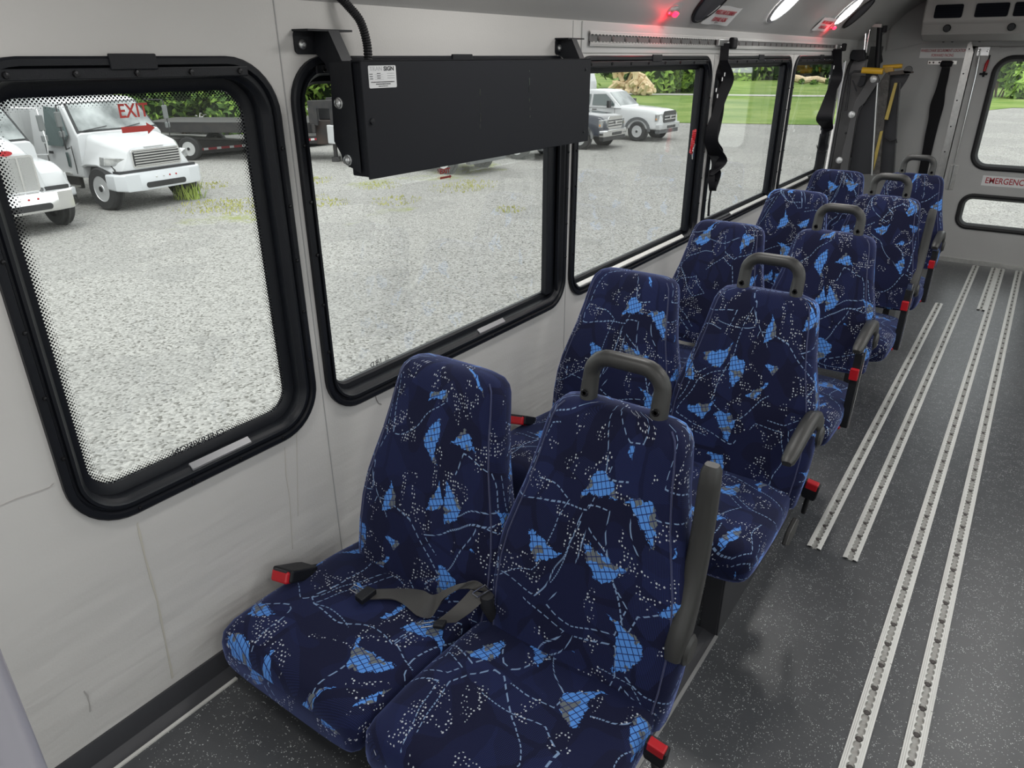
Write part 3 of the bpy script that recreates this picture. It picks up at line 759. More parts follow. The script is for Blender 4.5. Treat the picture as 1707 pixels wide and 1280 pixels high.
def armrest(parent, up):
    """hub on the aisle side of the backrest; arm stored upright or folded down"""
    h = empty('armrest', (.455 / 2 - .012, .030, .600), parent=parent)
    n = 9
    def sect(p, d, w_, t_, nrm):   # rounded section around p
        side = Vector((1, 0, 0)); out = []
        for k in range(12):
            a = 2 * PI * k / 12; ca, sa = math.cos(a), math.sin(a)
            out.append(p + side * w_ * math.copysign(abs(ca) ** .6, ca) + nrm * t_ * math.copysign(abs(sa) ** .6, sa))
        return out
    if up:
        path = [((0, -.030, -.045), .020, .028), ((0, -.022, -.02), .024, .036), ((0, -.005, .02), .025, .036), ((0, .012, .06), .025, .031), ((0, .028, .11), .025, .026), ((0, .040, .17), .0245, .024), ((0, .048, .24), .024, .023), ((0, .050, .31), .0235, .022), ((0, .050, .345), .022, .019), ((0, .050, .357), .016, .012)]
    else:
        path = [((0, .046, -.045), .018, .020), ((0, .050, -.01), .024, .030), ((0, .035, .035), .025, .034), ((0, .0, .066), .025, .031), ((0, -.045, .082), .025, .026), ((0, -.10, .082), .025, .023), ((0, -.16, .074), .025, .021), ((0, -.22, .062), .0245, .020), ((0, -.262, .052), .022, .017), ((0, -.275, .048), .015, .010)]
    rings = []
    for i, (p, w_, t_) in enumerate(path):
        p = Vector(p); d = (Vector(path[min(i + 1, len(path) - 1)][0]) - Vector(path[max(i - 1, 0)][0])).normalized()
        nrm = Vector((1, 0, 0)).cross(d); rings.append(sect(p, d, w_ * .84, t_ * .86, nrm))
    mb = MB(); mb.loft(rings); mb.build('arm', GREYPL, h, smooth=50)
    mb = MB(); mb.lathe([(.0, -.006), (.030, -.006), (.033, .0), (.033, .028), (.026, .034), (0, .034)], (-.008, -.004 if up else .03, -.035 if up else .0), 'x', 20); mb.build('pivot_hub', GREYPL, h, smooth=40)
    return h
def buckle(parent, p, R, scale=1.0, stalk=None):
    b = empty('seat_belt_buckle', p, parent=parent); b.rotation_euler = R; b.scale = (scale,) * 3
    mb = MB(); mb.prism([(x, -.009, z) for x, z in [(-.016, 0), (.016, 0), (.019, .012), (.019, .055), (-.019, .055), (-.019, .012)]], (0, .018, 0)); mb.build('housing', BLACKP, b, bevel=.003)
    mb = MB(); mb.box((0, -.002, .048), (.030, .017, .024)); mb.build('red_button', RED, b, bevel=.003)
    mb = MB(); mb.box((0, .0055, .0575), (.024, .004, .004)); mb.build('slot', DARKT, b)
    if stalk: mb = MB(); mb.tube([(0, 0, 0)] + stalk, .007, 8); mb.build('stalk', BLACKP, b, smooth=50)
    return b
FR = P('black_seat_frame', (.016, .016, .018), .4, bump=(200, .1))
def double_seat(y, up, leg):
    fold = leg == 'fold'; t = empty('double_seat', (-.565 - (.02 if 2.5 < y < 3.5 else 0), y, 0))
    for cx in (-.466, -.012):
        c_ = cushion(cx - (.022 if cx < -.2 else .010), t); b_ = backrest(cx + (.030 if cx < -.2 else .012), t, .47 if fold else .375)
        if cx < -.2: b_.location.z = -.014
        if fold: c_.location.z = -.03
    grab_handle(.000, t); armrest(t, up)
    mb = MB(); mb.span((-.66, -.36, .318), (.17, -.32, .342)); mb.span((-.66, -.05, .318), (.17, -.01, .342)); mb.span((-.66, -.36, .318), (-.63, .02, .342)); mb.span((.14, -.36, .318), (.17, .02, .342)); mb.span((-.25, -.36, .318), (-.22, .02, .342))
    mb.span((-.755, -.34, .320), (-.66, -.01, .340))
    mb.build('seat_frame', FR, t, bevel=.003)
    mb = MB(); mb.span((-.62, .10, .30), (.15, .135, .36)); mb.span((-.6, -.02, .318), (-.57, .13, .345)); mb.span((.10, -.02, .318), (.13, .13, .345)); mb.build('rear_rail', FR, t, bevel=.003)
    if leg == 'box':
        for x in (-.02,):
            mb = MB(); mb.span((x - .025, -.33, .0), (x + .025, -.27, .32)); mb.span((x - .025, -.10, .0), (x + .025, -.05, .32)); mb.span((x - .025, -.33, 0), (x + .025, -.05, .02)); mb.build('leg', FR, t, bevel=.003)
    elif leg == 'short':
        mb = MB(); mb.span((.0, -.32, .304), (.03, -.04, .32)); mb.build('leg', FR, t)
    else:
        mb = MB(); mb.prism([(.03, -.30, .0), (.03, .10, .0), (.03, .02, .32), (.03, -.24, .32)], (.035, 0, 0)); mb.build('leg', FR, t, bevel=.003)
        mb = MB(); mb.tube([(.18, -.25, .34), (.215, -.25, .335)], .006, 8); mb.build('fold_lever', RED, t)
    return t
ROWS = [
    (1.045, True, 'box', 'nearest blue patterned double seat, armrest raised, lap belt lying on it', 0),
    (2.000, False, 'short', 'second blue patterned double seat from the front with its armrest folded down', 1),
    (2.950, False, 'fold', 'middle blue patterned double seat, third of the five, with grey armrest folded down', 1),
    (3.950, True, 'fold', 'fourth blue patterned double seat from the front with its armrest raised upright', 2),
    (4.860, False, 'fold', 'rearmost blue patterned double seat closest to the rear emergency door', 1)]
seats = []
for k, (y, up, leg, label, _) in enumerate(ROWS):
    s_ = double_seat(y, up, leg); tag(s_, label, 'seat', 'blue patterned double seats along the window wall'); seats.append(s_)
# buckles
for k, s_ in enumerate(seats):
    if k < 2:
        buckle(s_, (-.706 if k == 0 else -.705, -.150 if k == 0 else -.10, .440), (math.radians(62), math.radians(-6), math.radians(8)), 1.75, [(0, .0, -.03)])
        buckle(s_, (.235, -.10 if k == 0 else .06, .385), (math.radians(14), math.radians(8), 0), 1.2, [(0, .02, -.08)])
    if k == 1:
        mb = MB(); mb.prism([(.222, y, z) for y, z in [(-.12, .36), (-.05, .37), (-.02, .345), (-.05, .315), (-.12, .31), (-.15, .33)]], (.016, 0, 0)); lv = mb.build('recliner_lever', GREYPL, s_, bevel=.004)
    if k >= 2:
        h = empty('buckle_post', (.205, -.20, .32), parent=s_)
        mb = MB(); mb.prism([(0, y, z) for y, z in [(-.01, .0), (.02, .0), (.035, .10), (.05, .20), (.045, .30), (.01, .30), (.0, .20), (-.005, .10)]], (.028, 0, 0)); mb.build('bracket', BLACKP, h, bevel=.003)
        mb = MB(); mb.box((.013, -.006, .225), (.030, .018, .045)); mb.build('red_button', RED, h, bevel=.003)
        mb = MB(); mb.prism([(.0285, y, z) for y, z in [(.0, .0), (.012, .0), (.030, .10), (.052, .28), (.050, .31), (.036, .31), (.03, .2)]], (.003, 0, 0)); mb.build('steel_edge', CHROME, h)
        mb = MB(); mb.span((.004, .01, .30), (.024, .04, .325)); mb.build('steel_loop', CHROME, h)
# lap belt lying on the nearest seat (hangs from its own anchor, top-level thing)
bt = thing('lap_belt', 'black lap belt curled across the nearest double seat with a steel tongue', 'seat belt', (0, 0, 0))
Z0 = .47
def zp(u, v, z=Z0): return at_z(u, v, z)
pts = [zp(612, 991), zp(640, 990), zp(668, 990), zp(690, 996, .475), zp(706, 1008, .485), zp(722, 1010, .505), zp(740, 996, .525), zp(758, 984, .54), zp(778, 976, .545), zp(798, 984, .53)]
wv = [Vector((.004, .020, 0))] * 3 + [Vector((.006, .021, .004)), Vector((.004, .016, .015)), Vector((.0, .010, .020)), Vector((.004, .014, .016)), Vector((.010, .018, .010)), Vector((.013, .017, .004)), Vector((.014, .015, -.008))]
# smooth the path by subdividing
def sub(P_, k=4):
    out = []
    for i in range(len(P_) - 1):
        p0 = P_[max(i - 1, 0)]; p1 = P_[i]; p2 = P_[i + 1]; p3 = P_[min(i + 2, len(P_) - 1)]
        for j in range(k):
            t_ = j / k
            out.append(.5 * ((2 * p1) + (p2 - p0) * t_ + (2 * p0 - 5 * p1 + 4 * p2 - p3) * t_ ** 2 + (3 * p1 - p0 - 3 * p2 + p3) * t_ ** 3))
    out.append(P_[-1]); return out
mb = MB(); mb.ribbon(sub(pts), [q_ * 1.25 for q_ in sub(wv)]); mb.build('strap', WEBG, bt, smooth=60)
pts = [zp(802, 988, .53), zp(784, 1004, .515), zp(766, 1020, .50), zp(742, 1038, .478)]
wv = [Vector((.016, .010, -.006)), Vector((.017, .012, 0)), Vector((.017, .012, 0)), Vector((.015, .012, 0))]
mb = MB(); mb.ribbon(sub(pts), [q_ * 1.25 for q_ in sub(wv)]); mb.build('strap', WEBG, bt, smooth=60)
c = zp(608, 991, .478)
mb = MB(); mb.prism([c + Vector(q) for q in [(-.012, -.021, -.008), (.016, -.024, -.008), (.016, .024, -.008), (-.012, .021, -.008)]], (0, 0, .016)); mb.build('tongue_grip', BLACKP, bt, bevel=.003)
def flat_ring(mb, pts, r): mb.tube(pts + [pts[0]], r, 6, caps=False)
mb = MB(); flat_ring(mb, [c + Vector(q) for q in [(-.012, -.010, 0), (-.042, -.009, .001), (-.042, .009, .001), (-.012, .010, 0)]], .0022); mb.build('steel_tongue', CHROME, bt, smooth=60)
c = zp(803, 986, .535)
mb = MB(); flat_ring(mb, [c + Vector(q) for q in [(-.012, -.018, .002), (.004, -.020, .0), (.012, .014, .0), (-.004, .018, .004)]], .0022); mb.build('steel_loop', CHROME, bt, smooth=60)
c = zp(738, 1040, .480)
mb = MB(); mb.prism([c + Vector(q) for q in [(-.014, -.020, -.006), (.010, -.010, -.006), (.0, .022, -.006), (-.018, .012, -.006)]], (0, 0, .012)); mb.build('tongue_grip', BLACKP, bt, bevel=.003)
mb = MB(); flat_ring(mb, [c + Vector(q) for q in [(-.010, -.014, 0), (-.032, -.036, 0), (-.040, -.026, 0), (-.018, -.004, 0)]], .0022); mb.build('steel_tongue', CHROME, bt, smooth=60)
c = zp(812, 1010, .50)
mb = MB(); mb.tube([c + Vector((0, 0, .03)), c, c + Vector((.0, .03, -.06))], .016, 8); mb.build('anchor_sleeve', BLACKR, bt, smooth=60)

# ================================================================== DESTINATION SIGN BOX
sb = thing('destination_sign_box', 'long black metal sign box with a white label hanging before the second window', 'sign box', (0, 0, 0))
X1, X0 = -1.185, -1.262
f0 = at_x(590, 103, X1); y0 = 1.137; y1 = 2.100; zt = 1.628; zb = 1.388
BOXM = P('matt_black_sign_case', (.0065, .0075, .011), .6, spec=.25, bump=(30, .05))
mb = MB(); mb.span((X0 + .02, y0 + .004, zb + .004), (X1 - .004, y1 - .004, zt - .004)); mb.build('case', BOXM, sb, bevel=.003)
mb = MB(); mb.span((X1 - .004, y0, zb), (X1, y1, zt)); mb.span((X1 - .03, y0, zt - .0045), (X1, y1, zt)); lid = mb.build('front_cover', BOXM, sb, bevel=.0018)
mb = MB(); mb.span((X0, y0 + .01, zb + .02), (X0 + .018, y1 - .01, zt - .002)); mb.build('back_flange', BLACKP, sb, bevel=.002)
mb = MB(); mb.prism([(X0 - .012, y0 - .004, zt - .004), (X1 - .025, y0 - .004, zt - .002), (X1 - .022, y0 - .004, zb + .012), (X0 + .002, y0 - .004, zb + .030), (X0 - .004, y0 - .004, zb + .05), (X0 - .022, y0 - .004, zb + .075)], (0, .003, 0)); sp = mb.build('side_plate', BLACKP, sb, bevel=.001)
for x, z in ((X0 + .006, zt - .085), (X0 + .018, zb + .038)):
    mb = MB(); mb.lathe([(0, -.0125), (.005, -.012), (.0095, -.009), (.0095, -.006), (.012, -.005), (.012, -.0035)], (x, y0, z), 'y', 12); mb.build('bolt', STEEL, sb, smooth=40)
mb = MB(); mb.lathe([(0, .004), (.006, .0035), (.007, 0)], (X1, y0 + .02, zt - .12), 'x', 12); mb.build('rivet', BLACKP, lid, smooth=40)
for y_, z_ in ((y1 - .03, zt - .03), (y1 - .03, zb + .03)):
    mb = MB(); mb.lathe([(0, .003), (.004, .0025), (.005, 0)], (X1, y_, z_), 'x', 10); mb.build('rivet', BLACKP, lid, smooth=40)
# brackets
for ya, yb in ((1.098, 1.222), (2.135, 2.235)):
    br = empty('wall_bracket', (0, 0, 0), parent=sb)
    mb = MB(); mb.prism([(XL + .001, y, z) for y, z in rrect(yb - ya, .046, .010, 4, (ya + yb) / 2, 1.662)], (.004, 0, 0)); mb.span((XL, ya, 1.683), (XL + .05, yb, 1.687)); mb.build('plate', BLACKP, br)
    mb = MB(); ym = ya + (.055 if ya < 1.5 else .02); mb.prism([(XL + .004, ym, 1.685), (XL + .05, ym, 1.685), (X0 + .02, ym, 1.60), (X0 + .02, ym, 1.52), (X0, ym, 1.52), (XL + .03, ym, 1.62), (XL + .004, ym, 1.64)], (0, .030, 0)); mb.build('arm', BLACKP, br)
    for y in ((ya + .018, yb - .014) if ya < 1.5 else (ya + .018,)):
        mb = MB(); mb.lathe([(.0, .008), (.004, .008), (.006, .006), (.0085, .0055), (.010, .004), (.010, .0)], (XL + .005, y, 1.658), 'x', 12); mb.build('bolt', STEEL, br, smooth=40)
# label
lb = empty('label_plate', (0, 0, 0), parent=sb)
la = Vector((X1 + .0004, 1.157, 1.617)); lw, lh = .083, .044
mb = MB(); mb.prism([(X1 + .0002, y, z) for y, z in rrect(lw, lh, .003, 3, la.y + lw / 2, la.z - lh / 2)], (.0006, 0, 0)); mb.build('backing', GREYLB, lb)
def lt(s, dy, dz, size, mt, sx=1.0, off=0.0, al='LEFT'):
    text('lettering', s, mt, size, frame3((X1 + .0010, la.y + dy, la.z - dz), (0, 1, 0), (0, 0, 1)), lb, ext=.0001, off=off, align=al, sx=sx)
lt('TRAN', .004, .0065, .0115, GREYT, 1.22); lt('SIGN', .0455, .0065, .0115, DARKT, 1.22, .0004)
random.seed(3)
def fine_print(y, z, w_, h, mt):
    """a row of print too small to read: short separate strokes"""
    mb = MB(); x = y
    while x < y + w_ - .0005:
        d = min(random.uniform(.0012, .0040), y + w_ - x); mb.span((X1 + .0008, x, z - h / 2), (X1 + .0011, x + d, z + h / 2)); x += d + .0009
    mb.build('fine_print', mt, lb)
for i in range(3):
    z = la.z - .0165 - i * .0046
    fine_print(la.y + .003, z, .010, .0016, DARKT); fine_print(la.y + .056, z + .001, .022, .0014, GREYT)
    mb = MB(); mb.span((X1 + .0008, la.y + .018, z - .0014), (X1 + .0011, la.y + .044, z - .0008)); mb.build('rule', GREYT, lb)
    fine_print(la.y + .025, z + .0012, .010, .0014, DARKT)
fine_print(la.y + .006, la.z - .0322, .070, .0019, DARKT); fine_print(la.y + .020, la.z - .0362, .045, .0019, DARKT)
lt('MADE IN THE U.S.A.', lw / 2, .0405, .0032, DARKT, 1.0, 0, 'CENTER')
# scuffs on the case
mb = MB()
random.seed(5)
for y, za, zb_ in ((1.535, 1.56, 1.455), (1.76, 1.60, 1.48)):
    z = za
    while z > zb_:
        h = random.uniform(.004, .022); o_ = random.uniform(-.002, .003)
        mb.span((X1 + .0001, y + o_, z - h), (X1 + .0004, y + o_ + random.uniform(.0015, .005), z)); z -= h + random.uniform(.003, .016)
mb.build('scuff', P('glossy_scuff', (.006, .006, .008), .12), sb)
# corrugated conduit
cd = thing('corrugated_conduit', 'black corrugated cable conduit running from the ceiling to the sign box', 'cable')
key = [Vector((XL + .015, 1.222, 1.755)), Vector((XL + .03, 1.235, 1.735)), Vector((XL + .04, 1.258, 1.705)), Vector((XL + .045, 1.268, 1.66)), Vector((XL + .05, 1.262, 1.612))]
pp = sub(key, 18); mb = MB(); mb.tube(pp, [.0105 if k % 2 else .0085 for k in range(len(pp))], 12); mb.build('sleeve', BLACKR, cd)

# ================================================================== HANGING BELTS ON THE WALL TRACK
def hanging_belt(name, label, uv, xw, slack, zs=None):
    t = thing(name, label, 'strap', group='black restraint straps hanging in front of the rear windows')
    P_ = [at_x(u, v, XL + .035) for u, v in uv]
    W_ = [Vector((.90, .42, 0)) * a * math.cos(tw) + Vector((-.42, .90, .0)) * a * math.sin(tw) for a, tw in xw]
    mb = MB(); mb.ribbon(sub(P_, 5), sub(W_, 5), .0012); mb.build('strap', WEB, t, smooth=60)
    return t
b1 = hanging_belt('hanging_strap', 'black restraint strap with folded loops hanging between the third and fourth windows',
    [(1209, 72), (1207, 95), (1204, 125), (1207, 140), (1200, 165), (1196, 190), (1190, 215), (1186, 235), (1192, 252), (1190, 270), (1186, 290), (1190, 305), (1185, 318), (1182, 340), (1181, 360)],
    [(.020, 0), (.021, .3), (.024, 0), (.030, .5), (.026, .2), (.028, -.3), (.032, .2), (.036, .4), (.040, .0), (.022, 1.0), (.010, .9), (.024, .2), (.010, 1.0), (.009, .9), (.009, .9)], .0)
def loop(t, cu, cv, w, h, X=XL + .045):
    c = at_x(cu, cv, X); P_ = [c + Vector((.006 * math.sin(a * 2), math.sin(a) * w, math.cos(a) * h)) for a in [2 * PI * k / 20 for k in range(21)]]
    mb = MB(); mb.ribbon(P_, [Vector((.016, .006, 0))] * 21, .0012); mb.build('strap_loop', WEB, t, smooth=60)
loop(b1, 1190, 300, .034, .052); 
P_ = [at_x(1206, 100, XL + .05), at_x(1214, 130, XL + .06), at_x(1204, 160, XL + .05), at_x(1196, 185, XL + .055), at_x(1188, 210, XL + .05), at_x(1186, 240, XL + .045), at_x(1200, 268, XL + .05), at_x(1186, 292, XL + .045)]
mb = MB(); mb.ribbon(sub(P_, 5), sub([Vector((a * .9, a * .5, 0)) for a in (.018, .026, .024, .02, .024, .030, .036, .01)], 5), .0012); mb.build('folded_strap', WEB, b1, smooth=60)
for (u, v) in ((1208, 124), (1204, 132), (1194, 150), (1196, 160)):
    c = at_x(u, v, XL + .062); mb = MB(); mb.box(c, (.002, .008, .016)); mb.build('care_label', WHITEL, b1)
def track_anchor(t, y):
    mb = MB(); mb.span((XL + .014, y - .13, 1.676), (XL + .030, y - .02, 1.704)); mb.build('track_fitting', STEEL, t, bevel=.003)
    mb = MB(); mb.tube([(XL + .02, y - .02, 1.69), (XL + .045, y, 1.69)], .010, 8); mb.build('pin', STEEL, t, smooth=50)
    mb = MB(); mb.box((XL + .045, y + .01, 1.688), (.026, .06, .050)); mb.build('webbing_cover', WEB, t, bevel=.008)
track_anchor(b1, 3.63)
b2 = hanging_belt('hanging_strap', 'black restraint strap hanging at the rear edge of the last window beside the lift',
    [(1395, 82), (1396, 105), (1395, 130), (1385, 155), (1378, 180), (1374, 200), (1380, 215), (1372, 225), (1370, 250), (1364, 280), (1358, 300)],
    [(.035, 0), (.032, .3), (.038, 0), (.042, .5), (.046, .1), (.055, -.2), (.040, .3), (.016, .6), (.024, 0), (.020, .4), (.014, .2)], 0)
for (u, v) in ((1390, 112), (1383, 128), (1367, 213), (1368, 220)):
    c = at_x(u, v, XL + .052); mb = MB(); mb.box(c, (.002, .014, .022)); mb.build('care_label', WHITEL, b2)
track_anchor(b2, 5.88)
c = at_x(1365, 238, XL + .03)
mb = MB(); mb.tube([at_x(1371 + 9 * math.cos(a), 243 + 11 * math.sin(a), XL + .05) for a in [PI * k / 12 - .4 for k in range(15)]], .003, 6); mb.build('cord_loop', BLACKR, b2, smooth=60)

# strap and plate on the rear wall
rs = thing('rear_wall_strap', 'black strap hanging from a slotted plate on the rear wall beside the lift', 'strap')
mb = MB(); mb.span((-.915, YB - .006, 1.565), (-.705, YB - .001, 1.597)); pl_ = mb.build('anchor_plate', ALU, rs, bevel=.002)
for x in (-.90, -.872, -.83, -.735):
    mb = MB(); mb.lathe([(0, -.0085), (.006, -.008), (.007, -.006)], (x, YB - .0, 1.581), 'y', 10); mb.build('slot_bolt', BOLT, pl_)
mb = MB(); mb.box((-.775, YB - .03, 1.572), (.085, .045, .045)); mb.build('webbing_cover', WEB, rs, bevel=.012)
q = [at_y(u, v, YB - .03) for u, v in ((1577, 112), (1573, 130), (1568, 150), (1562, 175), (1557, 200), (1551, 225), (1546, 250), (1541, 275), (1536, 300))]
mb = MB(); mb.ribbon(sub(q, 4), sub([Vector((a, 0, 0)) for a in (.030, .034, .036, .050, .042, .040, .036, .034, .034)], 4), .0015); mb.build('strap', WEB, rs, smooth=60)

# ================================================================== CEILING FITTINGS
def round_lamp(p, k):
    t = thing('ceiling_lamp', '', 'lamp', group='lit oval lamps in the ceiling cove'); t.matrix_world = cove_frame(p)
    mb = MB(); mb.loft([[(r * .95 * math.cos(a), r * .95 * math.sin(a), z) for a in [2 * PI * q / 28 for q in range(28)]] for r, z in ((.125, 0), (.122, -.006 + .012), (.108, .009), (.104, .006))], caps=False); mb.build('bezel', P('grey_bezel', (.35, .35, .36), .4), t, smooth=50)
    mb = MB(); mb.loft([[(r * .95 * math.cos(a), r * .95 * math.sin(a), z) for a in [2 * PI * q / 28 for q in range(28)]] for r, z in ((.104, .004), (.09, .009), (.05, .012), (.001, .0125))], caps=False); mb.build('lens', LED, t, smooth=50)
    return t
l1_ = round_lamp(on_cove(1312, 5), 0); l1_['label'] = 'lit oval ceiling lamp, the left one of the two bright lamps above the rear windows'
l2_ = round_lamp(on_cove(1414, 18), 1); l2_['label'] = 'lit oval ceiling lamp furthest to the rear beside the dark oval speaker'
def speaker(p, label):
    t = thing('ceiling_speaker', label, 'speaker', group='dark oval speakers in the ceiling cove'); t.matrix_world = cove_frame(p)
    def el(r): return [(r * .72 * math.cos(a), r * .72 * math.sin(a), 0) for a in [2 * PI * q / 32 for q in range(32)]]
    mb = MB(); mb.loft([[(x, y, z) for x, y, _ in el(r)] for r, z in ((.165, .0), (.163, .008), (.150, .010), (.148, .004))], caps=False); mb.build('rim', BLACKP, t, smooth=40)
    mb = MB(); mb.loft([[(x, y, z) for x, y, _ in el(r)] for r, z in ((.150, .004), (.10, .010), (.001, .012))], caps=False); mb.build('grille', P('speaker_cloth', (.055, .055, .065), .7, bump=(900, .6)), t, smooth=40)
speaker(on_cove(1431, 22), 'dark oval speaker in the ceiling at the rear beside the last lamp')
speaker(on_cove(1192, -3), 'dark oval speaker in the ceiling above the third window')
def red_lamp(p, label):
    t = thing('red_indicator_lamp', label, 'lamp', group='small red lit lamps in the ceiling cove'); t.matrix_world = cove_frame(p)
    mb = MB(); mb.loft([[(r * math.cos(a), r * .6 * math.sin(a), z) for a in [2 * PI * q / 16 for q in range(16)]] for r, z in ((.040, 0), (.040, .008), (.030, .014), (.001, .016))], caps=False); mb.build('base', STEEL, t, smooth=40)
    mb = MB(); mb.box((0, 0, .018), (.030, .020, .014)); mb.build('lens', REDLED, t, bevel=.004)
    d = bpy.data.lights.new('red_glow', 'POINT'); d.energy = .25; d.color = (1, .01, .03); d.shadow_soft_size = .01
    o = bpy.data.objects.new('red_glow', d); COL.objects.link(o); o.parent = t; o.location = (-.03, -.02, .04)
red_lamp(on_cove(1121, 18), 'small red lit lamp in the ceiling above the third window')
red_lamp(on_cove(1388, 43), 'small red lit lamp in the ceiling above the last window')
for u, v, lab in ((1203, 25, 'curled white sticker with red capital letters on the ceiling above the fourth window'), (1374, 40, 'white sticker with red capital letters beside the rear red lamp on the ceiling')):
    t = thing('ceiling_sticker', lab, 'sticker', group='wheelchair stickers on the ceiling'); t.matrix_world = cove_frame(on_cove(u, v, .0))
    mb = MB(); rings = []
    for k in range(9):
        x = -.16 + k * .04; rings.append([(x, -.048, .004 + .003 * math.sin(k * 1.1)), (x, .048, .004 + .003 * math.sin(k * 1.1 + .6))])
    mb.loft(rings, closed=False, caps=False); mb.build('backing', WHITEL, t)
    text('lettering', 'WHEELCHAIR SECUREMENT', REDT, .030, frame3((0, .018, .0085), (1, 0, 0), (0, 1, 0)), t, off=.0003, sx=.62)
    text('lettering', 'FORWARD FACING', REDT, .030, frame3((0, -.018, .0085), (1, 0, 0), (0, 1, 0)), t, off=.0003, sx=.62)
# stanchion pole near the viewer
po = thing('stanchion_pole', 'light grey floor to ceiling pole at the lower left corner', 'pole', (0, 0, 0))
c = ray(20, 1270); dd = .78 / math.hypot(c[0], c[1]) * .70
px, py = c[0] * dd, c[1] * dd
mb = MB(); mb.tube([(px, py, .256), (px, py, 1.86)], .019, 20); mb.build('tube', P('pale_grey_pole', (.50, .49, .55), .25, .3), po, smooth=60)
mb = MB(); mb.lathe([(.045, .255), (.045, .262), (.024, .272), (.020, .30)], (px, py, 0), 'z', 20); mb.build('floor_flange', ALU, po, smooth=40)

# ================================================================== WHEELCHAIR LIFT
lf = thing('wheelchair_lift', 'dark folded wheelchair lift with yellow handrails standing in the rear corner', 'wheelchair lift', (0, 0, 0))
Yl = 6.33
def lp(pts, Y, th, name, mat, parent=lf, bev=.003):
    mb = MB(); mb.prism([at_y(u, v, Y) for u, v in pts], (0, th, 0)); return mb.build(name, mat, parent, bevel=bev)
# tall side posts and chrome rods
lp([(1400, 110), (1416, 96), (1424, 88), (1444, 88), (1442, 108), (1430, 290), (1386, 290)], Yl + .10, .03, 'side_post', P('mid_grey_post', (.16, .16, .165), .45))
lp([(1416, 92), (1421, 83), (1441, 83), (1442, 100), (1430, 103), (1418, 99)], Yl + .03, .06, 'post_cap', BLACKP, bev=.006)
lp([(1460, 92), (1468, 90), (1470, 103), (1464, 108), (1458, 106)], Yl + .35, .06, 'post_cap', BLACKP, bev=.006)
for u0, u1, r, m_ in ((1444, 1437, .010, CHROME), (1451, 1438, .010, CHROME), (1467, 1462, .020, BLACKP)):
    a = at_y(u0, 42, Yl + .2); b = at_y(u1, 118, Yl + .2); b.x = b.x; mb = MB(); mb.tube([a, b], r, 10); mb.build('lift_rod', m_, lf, smooth=60)
lp([(1432, 38), (1470, 40), (1469, 46), (1432, 44)], Yl + .15, .05, 'header_bracket', ALU, bev=.002)
lp([(1466, 44), (1478, 42), (1476, 54), (1466, 53)], Yl + .2, .05, 'top_clamp', BLACKP)
arm = lp([(1400, 290), (1402, 262), (1418, 195), (1425, 170), (1447, 132), (1454, 124), (1463, 126), (1466, 134), (1441, 172), (1432, 180), (1427, 198), (1412, 290)], Yl, .03, 'lift_arm', P('graphite_lift_arm', (.060, .060, .062), .5, bump=(200, .1)))
for u, v in ((1456, 132), (1420, 191), (1399, 267)):
    c = at_y(u, v, Yl); mb = MB(); mb.lathe([(0, -.020), (.008, -.020), (.016, -.016), (.024, -.010), (.026, 0)], c, 'y', 16); mb.build('bolt', P('pale_zinc', (.55, .56, .56), .35, .4), arm, smooth=40)
c = at_y(1410, 222, Yl); mb = MB(); mb.lathe([(0, -.006), (.008, -.005), (.009, 0)], c, 'y', 12); mb.build('plug', BLACKP, arm)
lp([(1414, 290), (1429, 198), (1434, 184), (1465, 137), (1462, 165), (1453, 290)], Yl + .05, .02, 'platform_plate', LIFTB)
lp([(1466, 138), (1476, 122), (1484, 120), (1480, 160), (1472, 220), (1466, 290), (1455, 290)], Yl + .02, .05, 'platform_rib', P('worn_dark_plate', (.040, .038, .036), .6, bump=(60, .9, .01), vary=(30, (.10, .095, .09), .5)))
lp([(1482, 122), (1516, 124), (1510, 135), (1500, 150), (1489, 290), (1464, 290), (1474, 200)], Yl + .08, .03, 'outer_plate', LIFTB)
mb = MB(); mb.tube([at_y(1463, 138, Yl), at_y(1460, 180, Yl), at_y(1453, 292, Yl)], .006, 8); mb.build('hinge_rod', STEEL, lf, smooth=60)
mb = MB(); mb.tube([at_y(1500, 138, Yl + .06), at_y(1497, 180, Yl + .06), at_y(1490, 292, Yl + .06)], .006, 8); mb.build('edge_rod', LIFTG, lf, smooth=60)
for q in ([(1491, 138), (1496, 138), (1480, 200), (1474, 199)], [(1467, 219), (1472, 218), (1462, 262), (1456, 285), (1458, 255)]):
    lp(q, Yl + .01, .012, 'yellow_strip', P('dull_yellow_strip', (.36, .27, .06), .55))
for (u0, v0, u1, v1, dy, r) in ((1437, 117, 1472, 119, -.02, .020), (1472, 112, 1504, 110, .10, .014)):
    mb = MB(); a = at_y(u0, v0, Yl + dy); b = at_y(u1, v1, Yl + dy); mb.tube([a, b], r * 1.1, 14); mb.build('yellow_handrail', YELLOW, lf, smooth=60)
lp([(1480, 120), (1505, 117), (1522, 119), (1522, 122), (1505, 124), (1482, 126)], Yl + .02, .04, 'top_channel', P('rusty_dark_steel', (.045, .035, .03), .6))
lp([(1474, 113), (1488, 112), (1490, 121), (1482, 124), (1474, 120)], Yl + .05, .04, 'yellow_bracket', P('worn_yellow', (.42, .26, .05), .5))
c = at_y(1514, 117, Yl + .04); mb = MB(); mb.lathe([(0, -.02), (.028, -.02), (.03, 0)], c, 'y', 16); mb.build('roller', LIFTG, lf, smooth=40)
mb = MB(); mb.tube([at_y(u, v, Yl - .01) for u, v in ((1437, 119), (1424, 119), (1417, 124), (1415, 150), (1410, 185))], .008, 8); mb.build('hydraulic_hose', BLACKR, lf, smooth=60)
lp([(1428, 142), (1434, 126), (1444, 128), (1440, 142), (1434, 146)], Yl - .04, .05, 'cylinder_end', BLACKP, bev=.006)
